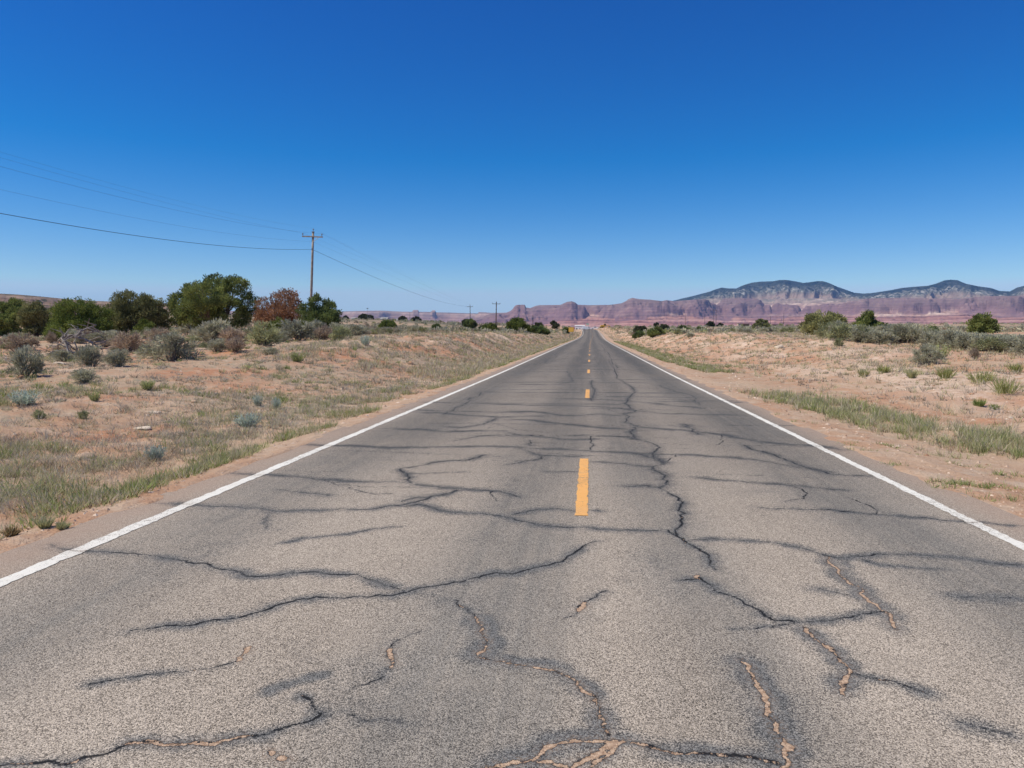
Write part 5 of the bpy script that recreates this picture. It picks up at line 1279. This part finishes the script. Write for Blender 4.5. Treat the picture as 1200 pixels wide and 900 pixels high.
# small pale sign at the junction
p = at(688.5, 386, 445); r = empty('junction_sign', (p[0], 445+8, Hs(p[0], 453))); tag(r, 'small pale green sign above the white vehicles at the crest', 'road sign')
h = at(688.5, 379.2, 453)[2]-Hs(p[0], 453)
for x in (-.5, .5): MB().box(x-.04, x+.04, -.04, .04, -.2, h-.1).build('post', M['iron'], r)
MB().box(-.8, .8, -.07, -.045, h-.85, h, .01).build('panel', M['sign_green'], r)

# fences on the left plain
def fence(label, pts, n, Y, hgt=1.3):
    a = at(pts[0], 390, Y); c = at(pts[1], 390, Y+20)
    r = empty('wire_fence', (a[0], a[1], Hs(a[0], a[1]))); tag(r, label, 'fence')
    P = [a+(c-a)*t for t in np.linspace(0, 1, n)]; tops = []
    for p in P:
        z = Hs(p[0], p[1]); q = np.array([p[0], p[1], z])-np.array(r.location)
        MB().tube([q-[0, 0, .3], q+[0, 0, hgt]], .08, 6).build('post', M['dark_pole'], r); tops.append(q)
    for k in (.45, .8, 1.15):
        MB().tube([q+[0, 0, hgt*k/1.2] for q in tops], .006, 4, False).build('wire', M['wire'], r)
fence('row of dark fence posts between the thin pole and the second utility pole', (560, 578), 9, 300, 2.2)
fence('row of fence posts left of the thin distant utility pole', (516, 545), 8, 340, 1.8)

# ------------------------------------------------------------------ light, air, camera
w = bpy.data.worlds.new('World'); scene.world = w; w.use_nodes = True
nt = w.node_tree; nt.nodes.clear()
SUN_EL, SUN_AZ = 57.0, -112.0        # azimuth from +Y clockwise: from the left, slightly behind
sky = nt.nodes.new('ShaderNodeTexSky'); sky.sky_type = 'NISHITA'; sky.sun_disc = False
sky.sun_elevation = math.radians(SUN_EL); sky.sun_rotation = math.radians(SUN_AZ)
sky.altitude = 1800; sky.air_density = 1.0; sky.dust_density = .25; sky.ozone_density = 3.0
# deeper blue, as a phone renders a dry high desert sky: red and green drop where the sky is purest
sp = nt.nodes.new('ShaderNodeSeparateColor'); cb = nt.nodes.new('ShaderNodeCombineColor'); nt.links.new(sky.outputs[0], sp.inputs[0]); nt.links.new(sp.outputs[2], cb.inputs[2])
def mth(op, a, b):
    m_ = nt.nodes.new('ShaderNodeMath'); m_.operation = op
    for i_, v_ in enumerate((a, b)):
        if isinstance(v_, bpy.types.NodeSocket): nt.links.new(v_, m_.inputs[i_])
        else: m_.inputs[i_].default_value = v_
    return m_.outputs[0]
for ch, k1, k2, lo_ in ((0, 1.9, .63, .05), (1, 1.85, .735, .34)):
    nt.links.new(mth('MINIMUM', mth('MULTIPLY', sp.outputs[2], .58 if ch == 0 else .80), mth('MAXIMUM', mth('SUBTRACT', mth('MULTIPLY', sp.outputs[ch], k1), mth('MULTIPLY', sp.outputs[2], k2)), mth('MULTIPLY', sp.outputs[ch], lo_))), cb.inputs[ch])
bg = nt.nodes.new('ShaderNodeBackground'); bg.inputs[1].default_value = .107
wo = nt.nodes.new('ShaderNodeOutputWorld')
nt.links.new(cb.outputs[0], bg.inputs[0]); nt.links.new(bg.outputs[0], wo.inputs[0])
sun = bpy.data.lights.new('sun', 'SUN'); sun.energy = 3.9; sun.angle = math.radians(.53); sun.color = (1.0, .942, .76)
so = bpy.data.objects.new('sun', sun); COL.objects.link(so)
a, e = math.radians(SUN_AZ), math.radians(SUN_EL)
so.rotation_euler = Vector((math.sin(a)*math.cos(e), math.cos(a)*math.cos(e), math.sin(e))).to_track_quat('Z', 'Y').to_euler()
so.location = (0, 0, 50)
HAZE = 3.5e-5
if HAZE > 0:
    n = NT('thin_air'); n.m.node_tree
    pv = n.n('ShaderNodeVolumePrincipled', {'Color': (.30, .55, 1.0), 'Density': HAZE, 'Anisotropy': .0})
    pv.inputs['Density Attribute'].default_value = ''; pv.inputs['Color Attribute'].default_value = ''; pv.inputs['Temperature Attribute'].default_value = ''
    n.t.links.new(pv.outputs[0], n.out.inputs['Volume'])
    try: n.m.cycles.homogeneous_volume = True
    except Exception: pass
    zlo = min(v for v in (GZ.min(), -2))-1.5
    zhi = max(max((o.matrix_world @ Vector(c))[2] for c in o.bound_box) for o in scene.objects if o.type == 'MESH' and o.name.startswith(('mountain', 'red_mesa', 'distant_mesa', 'low_hill')))+25
    hz = MB().box(-14200, 14200, -1500, 14400, zlo, zhi).build('haze', n.m)
    tag(hz, 'thin blue air between the road and the far mountains', 'haze', kind='stuff')
cam = bpy.data.cameras.new('camera'); co = bpy.data.objects.new('camera', cam); COL.objects.link(co)
cam.sensor_width = 36; cam.lens = 36*F/1200; cam.clip_start = .05; cam.clip_end = 60000
co.matrix_world = Matrix(((cR[0], cU[0], -cF[0], 0), (cR[1], cU[1], -cF[1], 0), (cR[2], cU[2], -cF[2], CAMZ), (0, 0, 0, 1)))
scene.camera = co
scene.render.engine = 'CYCLES'; scene.cycles.max_bounces = 6; scene.cycles.volume_bounces = 0; scene.cycles.transparent_max_bounces = 4
scene.cycles.use_denoising = True
vs = scene.view_settings; vs.view_transform = 'Standard'; vs.look = 'None'; vs.exposure = .25; vs.gamma = 1.0; vs.use_curve_mapping = False
